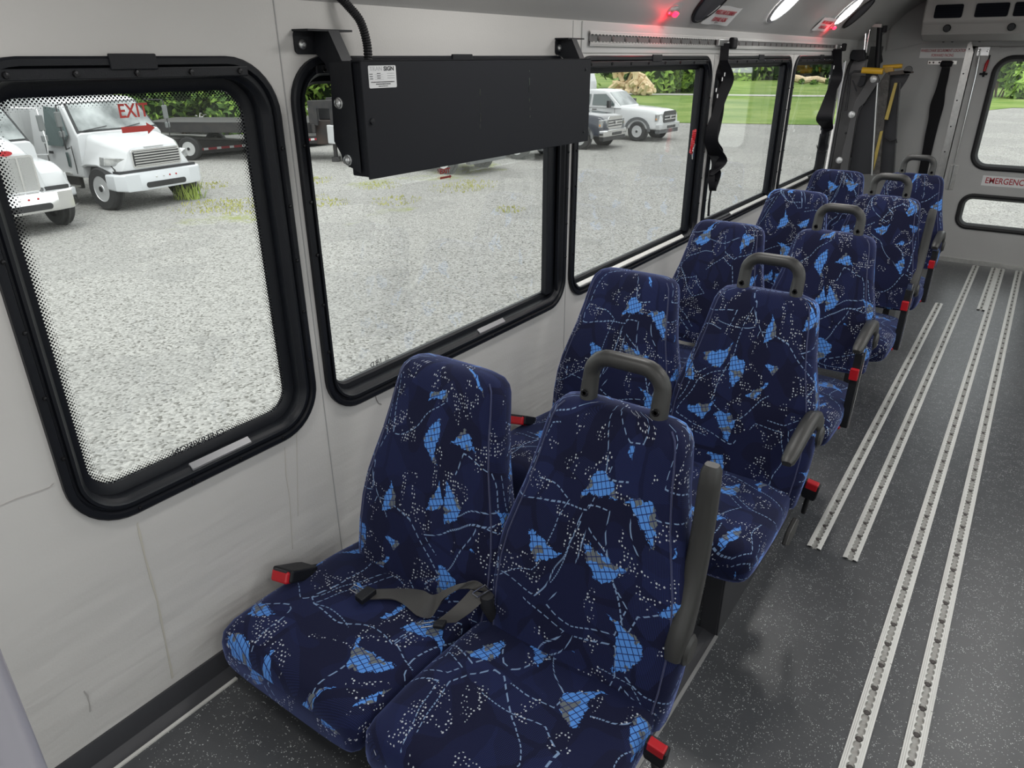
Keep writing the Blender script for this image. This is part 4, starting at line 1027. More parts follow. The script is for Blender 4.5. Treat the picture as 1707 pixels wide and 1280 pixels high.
lp([(1420, 134), (1422, 134), (1429, 152), (1427, 153)], Yl - .03, .01, 'spring_link', BLACKP, bev=0)
mb = MB(); mb.tube([at_y(u, v, Yl + .05) for u, v in ((1476, 230), (1484, 236), (1494, 232), (1495, 238))], .005, 6); mb.build('latch_wire', BLACKR, lf, smooth=60)
mb = MB(); mb.span((-1.33, Yl, 0), (-.98, Yl + .6, .06)); mb.span((-1.26, Yl + .02, .05), (-1.20, Yl + .12, .9)); mb.span((-1.30, Yl + .5, .05), (-1.22, Yl + .58, 1.7)); mb.build('base_plate', LIFTG, lf)

# ================================================================== THE YARD OUTSIDE
WPAINT = P('white_vehicle_paint', (.60, .61, .62), .25, coat=.6)
WBOX = P('white_box_body', (.54, .55, .55), .4, vary=(2, (.45, .45, .45), .3))
DPAINT = P('dark_blue_black_paint', (.015, .02, .035), .2, coat=.8)
TYRE = P('tyre_rubber', (.030, .030, .031), .85, bump=(30, .2))
RIM = P('polished_rim', (.72, .73, .74), .3, .5)
RIMH = P('rim_hole', (.04, .04, .04), .7)
GLD = P('dark_vehicle_glass', (.07, .10, .10), .06, spec=.9)
GLS = P('painted_sky_windscreen', (.07, .085, .085), .08, spec=.9, vary=(1.3, (.60, .64, .64), .75))  # pale sky reflection painted into the glass colour as soft patches
LAMPG = P('headlamp_glass', (.30, .31, .31), .12, .5, spec=.8, vary=(9, (.7, .7, .68), .7))
AMBER = P('amber_lens', (.7, .25, .02), .3)
GRILL = P('black_grille', (.02, .02, .022), .4)
FLARE = P('grey_wheel_flare', (.10, .105, .11), .55)
TRB = P('black_trailer_steel', (.022, .022, .024), .55, vary=(4, (.06, .05, .045), .5))
TRG = P('grey_deck_boards', (.12, .12, .115), .8, bump=(12, .4), vary=(6, (.2, .19, .18), .5))
def gpt(u, v, h=0.0): return at_z(u, v, GZ + h)
mb = MB(); mb.add([(-130, -60, GZ), (70, -60, GZ), (70, 170, GZ), (-130, 170, GZ)], [(0, 1, 2, 3)]); struct(mb.build('yard_ground', GRAVEL))
def patch(name, pts, z, mat):
    mb = MB(); n = len(pts); mb.add([(x, y, GZ + z) for x, y in pts], [tuple(range(n))]); return struct(mb.build(name, mat))
patch('grass_field', [(-130, 33), (-40, 37), (-21.2, 39.0), (-16.4, 39.6), (-9.7, 42.4), (-6, 52), (-2.2, 64), (8, 66), (70, 60), (70, 170), (-130, 170)], .02, GRASS)
patch('gravel_track', [(-130, 60.5), (-31, 67.2), (-18.5, 71.3), (-8, 78), (-8, 80.5), (-18.7, 74.2), (-31, 70.4), (-130, 64)], .05, P('pale_track_gravel', (.46, .45, .42), .9, bump=(4, .4, .03)))

def wheel(parent, x, y, r, w_, side, holes=10):
    """side = -1 / +1: outer face looks towards -y / +y"""
    h = empty('wheel', (x, y, r), parent=parent); s = side
    mb = MB(); mb.lathe([(r * .60, -w_ / 2 * s), (r * .92, -w_ / 2 * s), (r, -w_ * .36 * s), (r, w_ * .36 * s), (r * .92, w_ / 2 * s), (r * .60, w_ / 2 * s), (r * .60, -w_ / 2 * s)], (0, 0, 0), 'y', 30, caps=False); mb.build('tyre', TYRE, h, smooth=35)
    mb = MB(); mb.lathe([(r * .61, w_ * .46 * s), (r * .57, w_ * .49 * s), (r * .54, w_ * .40 * s), (r * .45, w_ * .30 * s), (r * .30, w_ * .34 * s), (r * .22, w_ * .42 * s), (r * .20, w_ * .50 * s), (r * .0, w_ * .52 * s)], (0, 0, 0), 'y', 28); rim = mb.build('rim', RIM, h, smooth=40)
    mb = MB()
    for k in range(holes):
        a = 2 * PI * k / holes; c = Vector((r * .46 * math.cos(a), w_ * .33 * s, r * .46 * math.sin(a))); mb.lathe([(0, .012 * s), (r * .05, .010 * s)], c, 'y', 8)
    mb.build('rim_hole', RIMH, rim)
    mb = MB(); mb.lathe([(r * .13, w_ * .50 * s), (r * .13, w_ * .56 * s), (0, w_ * .58 * s)], (0, 0, 0), 'y', 14); mb.build('hub', GRILL, rim, smooth=40)
    return h
def car_ring(x, hw, z0, z1, ht=None, rb=.06, rt=.12, n=5):
    """closed section in the y/z plane; ht = half width at the top"""
    ht = hw if ht is None else ht
    pts = []
    for sx, zc, r, w_, a0 in ((1, z1, rt, ht, 0), (-1, z1, rt, ht, PI / 2), (-1, z0, rb, hw, PI), (1, z0, rb, hw, 1.5 * PI)):
        sz = -1 if zc == z1 else 1
        for k in range(n + 1):
            a = a0 + k / n * PI / 2
            pts.append(Vector((x, sx * (w_ - r) + r * math.cos(a), zc + sz * r + r * math.sin(a))))
    return pts
def quad(mb, pts, t=.012):
    p = [Vector(q) for q in pts]; nn = (p[1] - p[0]).cross(p[2] - p[0]).normalized() * t; mb.prism([q - nn * .5 for q in p], nn)

def pickup(name, label, loc, rz, paint, bright, service=False, group=None):
    t = thing(name, label, 'pickup truck', loc, rz, group)
    r = .405
    # origin: ground below the front axle centre, nose towards +x
    L = [(.98, .80, .62, .98), (.95, .93, .55, 1.10), (.80, .985, .50, 1.22), (.45, 1.0, .50, 1.28), (-.2, 1.01, .50, 1.33), (-.95, 1.01, .48, 1.37), (-1.1, 1.01, .48, 1.38), (-3.2, 1.01, .50, 1.38), (-3.25, 1.01, .50, 1.38)]
    mb = MB(); mb.loft([car_ring(x, hw, z0, z1, hw - .10, .08, .14) for x, hw, z0, z1 in L]); mb.build('body', paint, t, smooth=32)
    mb = MB(); mb.loft([car_ring(x, hw, z0, z1, ht, .03, .10) for x, hw, z0, z1, ht in [(-.90, .93, 1.28, 1.34, .86), (-1.25, .94, 1.28, 1.62, .82), (-1.62, .94, 1.28, 1.93, .77), (-1.85, .94, 1.28, 2.0, .76), (-2.5, .94, 1.28, 2.03, .76), (-2.9, .94, 1.28, 2.01, .76), (-3.15, .94, 1.28, 1.90, .78), (-3.22, .94, 1.28, 1.36, .88)]]); mb.build('cab', paint, t, smooth=30)
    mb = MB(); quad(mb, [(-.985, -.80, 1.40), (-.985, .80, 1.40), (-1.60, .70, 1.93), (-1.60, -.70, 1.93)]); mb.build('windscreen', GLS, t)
    for s in (-1, 1):
        mb = MB(); quad(mb, [(-1.20, s * .935, 1.40), (-2.35, s * .935, 1.40), (-2.35, s * .83, 1.84), (-1.72, s * .83, 1.86), (-1.35, s * .90, 1.58)]); sw = mb.build('side_window', GLD, t)
        mb = MB(); quad(mb, [(-2.48, s * .935, 1.40), (-3.02, s * .935, 1.40), (-2.98, s * .83, 1.84), (-2.48, s * .83, 1.84)]); mb.build('side_window', GLD, t)
        mb = MB(); mb.box((-1.38, s * 1.14, 1.47), (.13, .20, .30)); mb.span((-1.42, s * .95, 1.40), (-1.36, s * 1.12, 1.44)); mb.build('mirror', GRILL, t, bevel=.02)
        mb = MB(); mb.span((-2.30, s * 1.012 - .01, 1.20), (-2.08, s * 1.012 + .02, 1.24)); mb.build('door_handle', GRILL if paint == WPAINT else CHROME, t)
        mb = MB()
        for x in (-1.16, -2.42): mb.span((x - .006, s * 1.011 - .004, .62), (x + .006, s * 1.011 + .004, 1.30))
        mb.build('door_gap', RIMH, t)
        # flare
        mb = MB(); arc = []
        for k in range(13):
            a = PI * k / 12; arc.append((.62 * math.cos(a), .57 * math.sin(a), .51 * math.cos(a), .47 * math.sin(a)))
        for k in range(12):
            a, b = arc[k], arc[k + 1]; yy = s * 1.0
            mb.prism([(a[0], yy, .42 + a[1]), (b[0], yy, .42 + b[1]), (b[2], yy, .42 + b[3]), (a[2], yy, .42 + a[3])], (0, s * .05, 0))
        mb.build('wheel_flare', FLARE if paint == WPAINT else CHROME, t)
        mb = MB(); mb.lathe([(.50, 0), (.50, .03 * s), (0, .03 * s)], (0, s * .90, .43), 'y', 24); mb.build('wheel_well', RIMH, t)
        mb = MB(); mb.tube([(-.75, s * 1.02, .48), (-2.9, s * 1.02, .48)], .05, 8); mb.build('running_board', CHROME, t, smooth=60)
        wheel(t, 0, s * .92, r, .26, s)
        if not service: pass
        wheel(t, -4.1, s * .92, r, .26, s)
    mb = MB(); mb.loft([car_ring(x, hw, z0, z1, hw, .05, .05) for x, hw, z0, z1 in ((.86, 1.0, .50, .74), (1.02, .98, .50, .75), (1.10, .80, .52, .74))]); bp_ = mb.build('bumper', bright, t, smooth=30)
    mb = MB(); mb.span((1.06, -.40, .54), (1.115, .40, .66)); mb.build('bumper_intake', GRILL, bp_, bevel=.02)
    mb = MB(); mb.span((.80, -.92, .34), (1.0, .92, .50)); mb.build('air_dam', GRILL if paint != WPAINT else FLARE, t, bevel=.02)
    mb = MB(); mb.prism([(.975, y, z) for y, z in rrect(1.16, .46, .10, 4, 0, 1.0)], (.03, 0, 0)); gr = mb.build('grille', CHROME if paint != WPAINT else GRILL, t)
    for z in ((.88, .98, 1.08) if paint != WPAINT else (.90, 1.02)):
        mb = MB(); mb.span((1.0, -.52, z - .02), (1.03, .52, z + .02)); mb.build('grille_bar', GRILL if paint != WPAINT else CHROME, gr, bevel=.006)
    mb = MB(); mb.prism([(1.03, y, z) for y, z in ((-.08, 1.05), (.08, 1.05), (.06, .95), (0, .90), (-.06, .95))], (.02, 0, 0)); mb.build('badge', CHROME, gr, bevel=.006)
    for s in (-1, 1):
        mb = MB(); mb.loft([[(x, s * y, z) for x, y, z in q] for q in ([(.93, .60, .82), (.93, .60, 1.14), (.80, 1.0, 1.12), (.80, 1.0, .84)], [(.99, .60, .84), (.99, .60, 1.12), (.88, .99, 1.10), (.88, .99, .86)])]); hl = mb.build('headlamp', LAMPG, t, bevel=.01)
        mb = MB(); mb.box((.86, s * .995, .93), (.05, .015, .06)); mb.build('side_marker', AMBER, hl)
    if service:
        mb = MB(); mb.loft([car_ring(x, .98, .75, z1, .95, .05, .14) for x, z1 in ((-3.30, 2.35), (-3.45, 2.75), (-3.9, 2.85), (-6.2, 2.85))]); mb.build('service_body', WPAINT, t, smooth=30)
        mb = MB(); mb.lathe([(.0, 0), (.42, 0), (.42, .12), (.30, .20), (0, .22)], (-4.1, 0, 2.85), 'z', 20); mb.build('roof_fan', WPAINT, t, smooth=40)
    else:
        mb = MB(); mb.span((-3.32, -.98, .60), (-5.3, .98, 1.22)); mb.build('bed', paint, t, bevel=.03)
    return t
DR = math.radians
# row of pickups with their noses towards the bus
pickup('pickup_truck', 'white pickup truck with grey wheel flares and service body facing right by the lawn', (-14.35, 30.75, GZ), DR(-2), WPAINT, P('silver_bumper', (.55, .56, .57), .3, .4), True)
pickup('pickup_truck', 'dark pickup truck with a chrome grille between the white pickup and the sign box', (-14.9, 26.75, GZ), DR(0), DPAINT, CHROME)
pickup('pickup_truck', 'white pickup hidden behind the sign box, one front wheel showing beside the dark pickup', (-15.2, 22.85, GZ), DR(0), WPAINT, CHROME)
pickup('pickup_truck', 'white pickup truck hidden behind the middle of the sign box, front wheel showing below it', (-15.1, 18.7, GZ), DR(0), WPAINT, CHROME)

def conv_truck(name, label, loc, rz, old):
    """conventional medium truck; origin below the front axle, nose to +x"""
    t = thing(name, label, 'truck', loc, rz); r = .50
    if not old:
        H_ = [(.64, .74, .93, 1.30), (.60, .92, .86, 1.42), (.40, 1.06, .84, 1.52), (.0, 1.15, 1.00, 1.60), (-.4, 1.18, 1.0, 1.68), (-.72, 1.16, .9, 1.74)]
    else:
        H_ = [(.66, .60, .70, 1.42), (.62, .64, .70, 1.62), (.30, .68, .80, 1.74), (-.3, .76, .9, 1.86), (-.95, .86, .9, 1.95)]
    mb = MB(); mb.loft([car_ring(x, hw, z0, z1, hw * .80, .06, .22) for x, hw, z0, z1 in H_]); mb.build('hood', WPAINT, t, smooth=40)
    if old:
        for s in (-1, 1):
            mb = MB(); F_ = [(.60, .30, .80, 1.18), (.50, .44, .78, 1.26), (.2, .50, .86, 1.36), (-.3, .50, .95, 1.40), (-.8, .46, .8, 1.30)]
            mb.loft([[p + Vector((0, s * .74, 0)) for p in car_ring(x, hw, z0, z1, hw * .8, .05, .16)] for x, hw, z0, z1 in F_]); mb.build('fender', WPAINT, t, smooth=40)
    zb = .72
    C_ = [(-.55, 1.17, zb, 1.70, 1.12), (-.66, 1.18, zb, 1.80, 1.10), (-1.10, 1.18, zb, 2.38, 1.0), (-1.27, 1.18, zb, 2.45, 1.0), (-2.2, 1.18, zb, 2.50, 1.0), (-2.45, 1.18, zb, 2.46, 1.0)]
    mb = MB(); mb.loft([car_ring(x, hw, z0, z1, ht, .05, .12) for x, hw, z0, z1, ht in C_]); mb.build('cab', WPAINT, t, smooth=30)
    mb = MB(); mb.loft([[(x, y, z) for y, z in rr_] for x, rr_ in ((-.965, [(-.98, 1.80), (.98, 1.80), (.92, 1.86), (-.92, 1.86)]),)], caps=False) if False else None
    quad(mb, [(-.60, -1.07, 1.71), (-.60, 1.07, 1.71), (-1.105, .94, 2.36), (-1.105, -.94, 2.36)], .05); ws = mb.build('windscreen_seal', GRILL, t)
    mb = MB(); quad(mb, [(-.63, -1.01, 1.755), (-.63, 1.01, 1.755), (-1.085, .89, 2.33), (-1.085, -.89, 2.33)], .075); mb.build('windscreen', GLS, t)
    for s0, s1 in (((-.58, -.90, 1.775), (-.60, -.30, 1.84)), ((-.58, .15, 1.775), (-.60, .60, 1.84))):
        mb = MB(); mb.tube([s0, s1], .012, 6); mb.build('wiper', GRILL, t)
    for s in (-1, 1):
        mb = MB(); quad(mb, [(-.86, s * 1.165, 1.68), (-1.10, s * 1.18, 1.42), (-1.75, s * 1.18, 1.42), (-1.75, s * 1.03, 2.30), (-1.20, s * 1.035, 2.26)], .05); mb.build('door_window', GLD, t)
        mb = MB(); mb.box((-1.02, s * 1.18, 1.12), (.10, .025, .34)); mb.build('peep_window', GLD, t, bevel=.02)
        mb = MB()
        for x in (-.78, -1.85): mb.span((x - .01, s * 1.178 - .006, .80), (x + .01, s * 1.178 + .006, 1.45))
        mb.build('door_gap', RIMH, t)
        mb = MB(); mb.box((-1.66, s * 1.19, 1.26), (.16, .03, .06)); mb.build('door_handle', GRILL, t)
        # mirrors on bars
        mr = empty('mirror', (0, 0, 0), parent=t)
        mb = MB(); mb.tube([(-.85, s * 1.18, 1.40), (-.62, s * 1.40, 1.40), (-.60, s * 1.42, 1.62), (-.62, s * 1.40, 2.36), (-.95, s * 1.05, 2.38)], .018, 8); mb.build('bar', GRILL if not old else CHROME, mr, smooth=60)
        mb = MB(); mb.box((-.62, s * 1.41, 2.06), (.06, .13, .34)); mb.box((-.62, s * 1.41, 1.74), (.06, .13, .14)); mb.build('housing', P('grey_mirror_shell', (.16, .17, .17), .3, .3), mr, bevel=.02)
        # front wheel arch and wheel
        mb = MB(); mb.lathe([(.60, 0), (.60, .04 * s), (0, .04 * s)], (0, s * .98, .56), 'y', 26); mb.build('wheel_well', RIMH, t)
        wheel(t, 0, s * 1.03, r, .28, s, 8); wheel(t, -5.2, s * 1.03, r, .28, s, 8)
        # steps and tank
        for z in (.48, .80):
            mb = MB(); mb.span((-1.0, s * 1.0, z - .025), (-2.3, s * 1.22, z + .025)); mb.build('step', ALU, t, bevel=.01)
        mb = MB(); mb.span((-.98, s * .95, .42), (-2.35, s * 1.05, .98)); mb.build('side_tank', TRB, t, bevel=.02)
        # headlamps
        if not old:
            mb = MB(); mb.loft([[(x, s * y, z) for x, y, z in q] for q in ([(.42, .70, .99), (.46, .72, 1.19), (.10, 1.10, 1.24), (.10, 1.14, 1.04)], [(.61, .70, 1.00), (.60, .73, 1.18), (.30, 1.12, 1.23), (.30, 1.16, 1.05)])]); mb.build('headlamp', LAMPG, t, bevel=.01)
        else:
            mb = MB(); mb.loft([[(x, s * y, z) for x, y, z in q] for q in ([(.45, .80, .98), (.45, .80, 1.14), (.35, 1.14, 1.14), (.35, 1.14, .98)], [(.60, .78, .98), (.58, .78, 1.14), (.48, 1.14, 1.14), (.50, 1.14, .98)])]); mb.build('headlamp', LAMPG, t, bevel=.01)
    # bumper
    bm_ = CHROME if old else P('light_grey_bumper', (.58, .60, .62), .35)
    mb = MB(); mb.loft([car_ring(x, hw, z0, z1, hw, .05, .05) for x, hw, z0, z1 in ((.30, 1.19, .50, .86), (.62, 1.19, .48, .86), (.80, 1.02, .46, .85), (.86, .70, .46, .85))]); bp_ = mb.build('bumper', bm_, t, smooth=30)
    mb = MB(); mb.prism([(.84, y, z) for y, z in rrect(1.1, .13, .06, 4, 0, .57)], (.03, 0, 0)); mb.build('bumper_slot', GRILL, bp_)
    mb = MB(); mb.span((.35, -1.05, .86), (.66, 1.05, .92)); mb.build('bumper_gap', GRILL, t)
    for y in (-.25, -.05, .12, .3):
        mb = MB(); mb.lathe([(0, .012), (.02, .010), (.022, 0)], (.86, y, .74), 'x', 8); mb.build('bolt', RED if y in (.12, .3) else CHROME, bp_)
    # grille with bars
    gz0, gz1, gw = (.95, 1.37, .66) if not old else (.86, 1.58, .48)
    mb = MB(); mb.prism([(.615 if not old else .64, y, z) for y, z in rrect(gw * 2, gz1 - gz0, .07, 4, 0, (gz0 + gz1) / 2)], (.05, 0, 0)); gr = mb.build('grille_surround', CHROME, t)
    mb = MB(); mb.prism([(.655 if not old else .68, y, z) for y, z in rrect(gw * 2 - .07, gz1 - gz0 - .07, .05, 4, 0, (gz0 + gz1) / 2)], (.02, 0, 0)); mb.build('grille_backing', GRILL if not old else P('grille_mesh', (.40, .40, .39), .4, .6, bump=(60, 1, .02)), gr)
    if not old:
        for k in range(6):
            z = gz0 + .06 + k * (gz1 - gz0 - .12) / 5; mb = MB(); mb.span((.672, -gw + .05, z - .013), (.70, gw - .05, z + .013)); mb.build('grille_bar', CHROME, gr)
        mb = MB(); mb.span((.56, -.26, 1.395), (.63, .26, 1.415)); mb.build('nameplate', STEEL, t)
    else:
        for y in (-.16, .16):
            mb = MB(); mb.span((.70, y - .018, gz0 + .04), (.72, y + .018, gz1 - .04)); mb.build('grille_bar', CHROME, gr)
        mb = MB(); mb.prism([(.66, y, z) for y, z in [(.13 * math.cos(a), 1.64 + .05 * math.sin(a)) for a in [2 * PI * q / 20 for q in range(20)]]], (.03, 0, 0)); mb.build('oval_badge', RED, t)
        mb = MB(); mb.tube([(.35, -.98, 1.20), (.32, -1.02, 1.55), (.30, -1.0, 1.62)], .008, 6); mb.build('guide_wire', CHROME, t)
    # body behind the cab
    mb = MB(); mb.span((-2.95, -1.22, 1.0), (-7.6, 1.22, 3.3)); bx = mb.build('cargo_box', WBOX, t, bevel=.03)
    mb = MB()
    for x in [-3.0 - .42 * k for k in range(11)]:
        for s in (-1, 1): mb.span((x - .03, s * 1.22, 1.05), (x + .03, s * 1.235, 3.25))
    for y in (-1.0, -.6, -.2, .2, .6, 1.0): mb.span((-2.955, y - .03, 1.05), (-2.935, y + .03, 3.25))
    o = mb.build('box_rib', P('off_white_rib', (.52, .53, .53), .5), bx); o['kind'] = 'stuff'  # ribs in a slightly greyer white than the box
    mb = MB(); mb.span((-.6, -.42, .55), (-7.5, -.30, .80)); mb.span((-.6, .30, .55), (-7.5, .42, .80)); mb.span((-.08, -.95, .42), (.08, .95, .58)); mb.build('chassis', TRB, t)
    return t
conv_truck('box_truck', 'white truck with a wide chrome barred grille beside the low flatbed', (-18.2, 9.75, GZ), DR(6), False)
conv_truck('box_truck', 'white truck with tall mesh grille and chrome bumper at the left window edge', (-17.3, 6.2, GZ), DR(2), True)

# white van bodies further back on the left
tr = thing('box_trailer', 'long white trailer body standing behind the left truck', 'trailer', (-28, 3.5, GZ))
mb = MB(); mb.span((-6, -4, 1.0), (2.0, 4.0, 3.6)); mb.build('trailer_box', WBOX, tr, bevel=.04)
for y in (-3, -2, -1, 0, 1, 2, 3):
    mb = MB(); mb.span((2.0, y - .03, 1.05), (2.03, y + .03, 3.55)); mb.build('rib', P('off_white_rib', (.52, .53, .53), .5), tr)  # same greyer white as the truck box ribs
for y in (-3.0, 3.0):
    wheel(tr, 1.2, y, .48, .28, 1)
mb = MB(); mb.span((-6, -3.8, .7), (1.9, 3.8, 1.0)); mb.build('underframe', TRB, tr)

# low flatbed trailer with beaver tail
ft = thing('flatbed_trailer', 'low black flatbed trailer with red and white edge tape behind the white truck', 'trailer', (-26.2, 16.6, GZ), DR(82))
mb = MB(); mb.prism([(x, -1.25, z) for x, z in [(-6, .14), (5.0, .14), (5.0, .40), (1.5, .42), (-3.2, .88), (-6, .95)]], (0, 2.5, 0)); mb.build('deck_frame', TRB, ft)
mb = MB(); mb.prism([(x, -1.2, z) for x, z in [(-6, .96), (-3.2, .89), (1.5, .43), (5.0, .41), (5.0, .45), (1.5, .48), (-3.2, .94), (-6, 1.01)]], (0, 2.4, 0)); mb.build('deck_boards', TRG, ft)
TAPER, TAPEW = P('red_reflective_tape', (.35, .03, .04), .4), P('white_reflective_tape', (.7, .7, .7), .4)
for k in range(22):
    x0 = -5.9 + k * .5
    for s in (-1, 1):
        mb = MB(); mb.span((x0, s * 1.25, .26), (x0 + .33, s * 1.262, .34)); mb.build('red_tape', TAPER, ft)
        mb = MB(); mb.span((x0 + .33, s * 1.25, .26), (x0 + .5, s * 1.262, .34)); mb.build('white_tape', TAPEW, ft)
for x in (-4.6, -3.7):
    for s in (-1, 1): wheel(ft, x, s * .9, .30, .22, s)
mb = MB(); mb.prism([(3.0, -1.1, .46), (5.2, -1.1, .46), (3.0, -1.1, .80)], (0, .9, 0)); mb.prism([(3.0, .2, .46), (5.2, .2, .46), (3.0, .2, .80)], (0, .9, 0)); mb.build('ramp', TRG, ft)
# gooseneck trailer front seen in the second window
gn = thing('gooseneck_trailer', 'black gooseneck trailer front with toolbox, jack leg and spare wheel left of the sign box', 'trailer', (-21.4, 18.3, GZ), DR(30))
mb = MB(); mb.span((-6, -1.1, .95), (.2, -.95, 1.25)); mb.span((-6, .95, .95), (.2, 1.1, 1.25)); mb.span((-.2, -1.1, .95), (.1, 1.1, 1.25)); mb.span((-6, -1.1, 1.22), (0, 1.1, 1.30)); mb.build('frame', TRB, gn, bevel=.01)
mb = MB(); mb.prism([(.0, -1.05, 1.2), (.0, -1.05, 2.0), (1.6, -1.05, 2.05), (1.6, -1.05, 1.80), (.3, -1.05, 1.75), (.3, -1.05, 1.2)], (0, .16, 0)); mb.prism([(.0, .9, 1.2), (.0, .9, 2.0), (1.6, .9, 2.05), (1.6, .9, 1.80), (.3, .9, 1.75), (.3, .9, 1.2)], (0, .16, 0)); mb.span((1.45, -1.0, 1.8), (1.6, 1.0, 2.05)); mb.build('gooseneck', TRB, gn, bevel=.01)
mb = MB(); mb.span((.1, -.8, .55), (.8, .8, 1.35)); mb.build('toolbox', P('rust_stained_black', (.03, .03, .032), .6, vary=(1.6, (.10, .055, .035), .5)), gn, bevel=.03)
mb = MB(); mb.span((.15, -.5, 1.35), (.7, .4, 1.75)); mb.build('engine_box', GRILL, gn, bevel=.03)
for y in (-.98, .98):
    mb = MB(); mb.span((.75, y - .06, .15), (.87, y + .06, 1.75)); mb.span((.68, y - .12, .0), (.94, y + .12, .16)); mb.build('jack_leg', TRB, gn, bevel=.01)
wheel(gn, 1.15, .35, .37, .2, 1).location.z = 1.25
for k in range(6):
    mb = MB(); mb.span((1.605, -1.0 + k * .34, 1.92), (1.612, -.83 + k * .34, 1.99)); mb.build('red_tape', TAPER, gn)
    mb = MB(); mb.span((1.605, -.83 + k * .34, 1.92), (1.612, -.66 + k * .34, 1.99)); mb.build('white_tape', TAPEW, gn)
mb = MB(); mb.span((1.605, -.6, 1.7), (1.612, .1, 1.84)); mb.build('white_plate', TAPEW, gn)
wheel(gn, -4.5, 1.0, .4, .25, 1); wheel(gn, -4.5, -1.0, .4, .25, -1)

# ------------------------------------------------------------------ foliage
def leaf_mat(name, a, b):
    mt = bpy.data.materials.new(name); mt.use_nodes = True; g = NG(mt); bs_ = mt.node_tree.nodes['Principled BSDF']
    o = g.n('ShaderNodeTexCoord').outputs['Object']
    col = g.mix(g.noise(o, 1.1, 5).outputs['Fac'], a, b); g.l(col, bs_.inputs['Base Color']); bs_.inputs['Roughness'].default_value = .7; bs_.inputs['Specular IOR Level'].default_value = .2
    return mt
LEAF1 = leaf_mat('bright_leaves', (.11, .23, .035), (.36, .52, .11)); LEAF2 = leaf_mat('dark_leaves', (.035, .08, .022), (.14, .24, .06)); LEAF3 = leaf_mat('yellow_green_leaves', (.18, .28, .045), (.42, .48, .12))
BARK = P('brown_bark', (.10, .07, .05), .9)
def bush(name, label, cat, loc, R, H_, n, mats, leaf, seed, group=None, trunk=False):
    rnd = random.Random(seed); t = thing(name, label, cat, loc, 0, group)
    mb = MB(); blobs = []
    for k in range(max(6, int(R * 3.2))):
        a = rnd.uniform(0, 2 * PI); q = rnd.random() ** .5 * R
        blobs.append((Vector((q * math.cos(a), q * math.sin(a) * .7, rnd.uniform(.15 if not trunk else .4, .85) * H_)), rnd.uniform(.22, .42) * min(R, H_)))
    vs = []; fs = []; mi = []
    for k in range(n):
        c, r = blobs[rnd.randrange(len(blobs))]
        d = Vector((rnd.gauss(0, 1), rnd.gauss(0, 1), rnd.gauss(0, 1))).normalized(); p = c + d * r * rnd.uniform(.75, 1.08)
        if p.z < 0.02: p.z = abs(p.z) * .5 + .02
        nn = (d + Vector((rnd.uniform(-.7, .7), rnd.uniform(-.7, .7), rnd.uniform(-.2, .9)))).normalized()
        a = nn.orthogonal().normalized(); b = nn.cross(a); an = rnd.uniform(0, 6.28); a, b = a * math.cos(an) + b * math.sin(an), b * math.cos(an) - a * math.sin(an)
        s = leaf * rnd.uniform(.6, 1.3); i0 = len(vs)
        vs += [p - a * s, p - b * s * .45 + nn * s * .1, p + a * s, p + b * s * .45 + nn * s * .1]; fs.append((i0, i0 + 1, i0 + 2, i0 + 3)); mi.append(0 if rnd.random() < .72 else 1)
    mb.v = [tuple(v) for v in vs]; mb.f = [list(f) for f in fs]; mb.mi = mi
    mb.build('foliage', mats, t)
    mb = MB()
    for c, r in blobs:   # dark blobs painted as inner shade, so the bush is not see-through
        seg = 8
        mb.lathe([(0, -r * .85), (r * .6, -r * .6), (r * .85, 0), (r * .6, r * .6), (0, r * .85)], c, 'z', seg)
    mb.build('inner_shade_mass', P('inner_leaf_shade', (.02, .04, .012), .95), t)
    mb = MB()
    for k in range(5 if not trunk else 2): mb.tube([(rnd.uniform(-.3, .3), rnd.uniform(-.3, .3), 0), (rnd.uniform(-.8, .8) * R * .4, rnd.uniform(-.4, .4) * R * .4, H_ * .6)], .06 if not trunk else .18, 6)
    mb.build('stem', BARK, t)
    return t
HG = 'bushes and trees along the far edge of the yard'
def gl(u, d, off=0):   # point on the yard at picture column u, distance d along the view
    r = ray(u, 150); k = d / math.hypot(r[0], r[1]); return (r[0] * k, r[1] * k, GZ)
bush('leafy_hedge', 'dense green hedge bush just right of the white truck windscreen', 'bush', gl(300, 40), 4.5, 5.5, 12000, (LEAF2, LEAF1), .17, 1, HG)
bush('leafy_hedge', 'bright green hedge bush at the right edge of the first window', 'bush', gl(372, 42), 4.6, 5.4, 12000, (LEAF1, LEAF3), .17, 2, HG)
bush('leafy_hedge', 'bushes seen past the left edge of the second window above the black trailer', 'bush', gl(470, 43), 4.8, 5.5, 6000, (LEAF1, LEAF3), .20, 3, HG)
bush('leafy_hedge', 'green bush at the top left of the second window above the gooseneck trailer', 'bush', gl(545, 45), 4.8, 5.8, 9000, (LEAF1, LEAF2), .18, 4, HG)
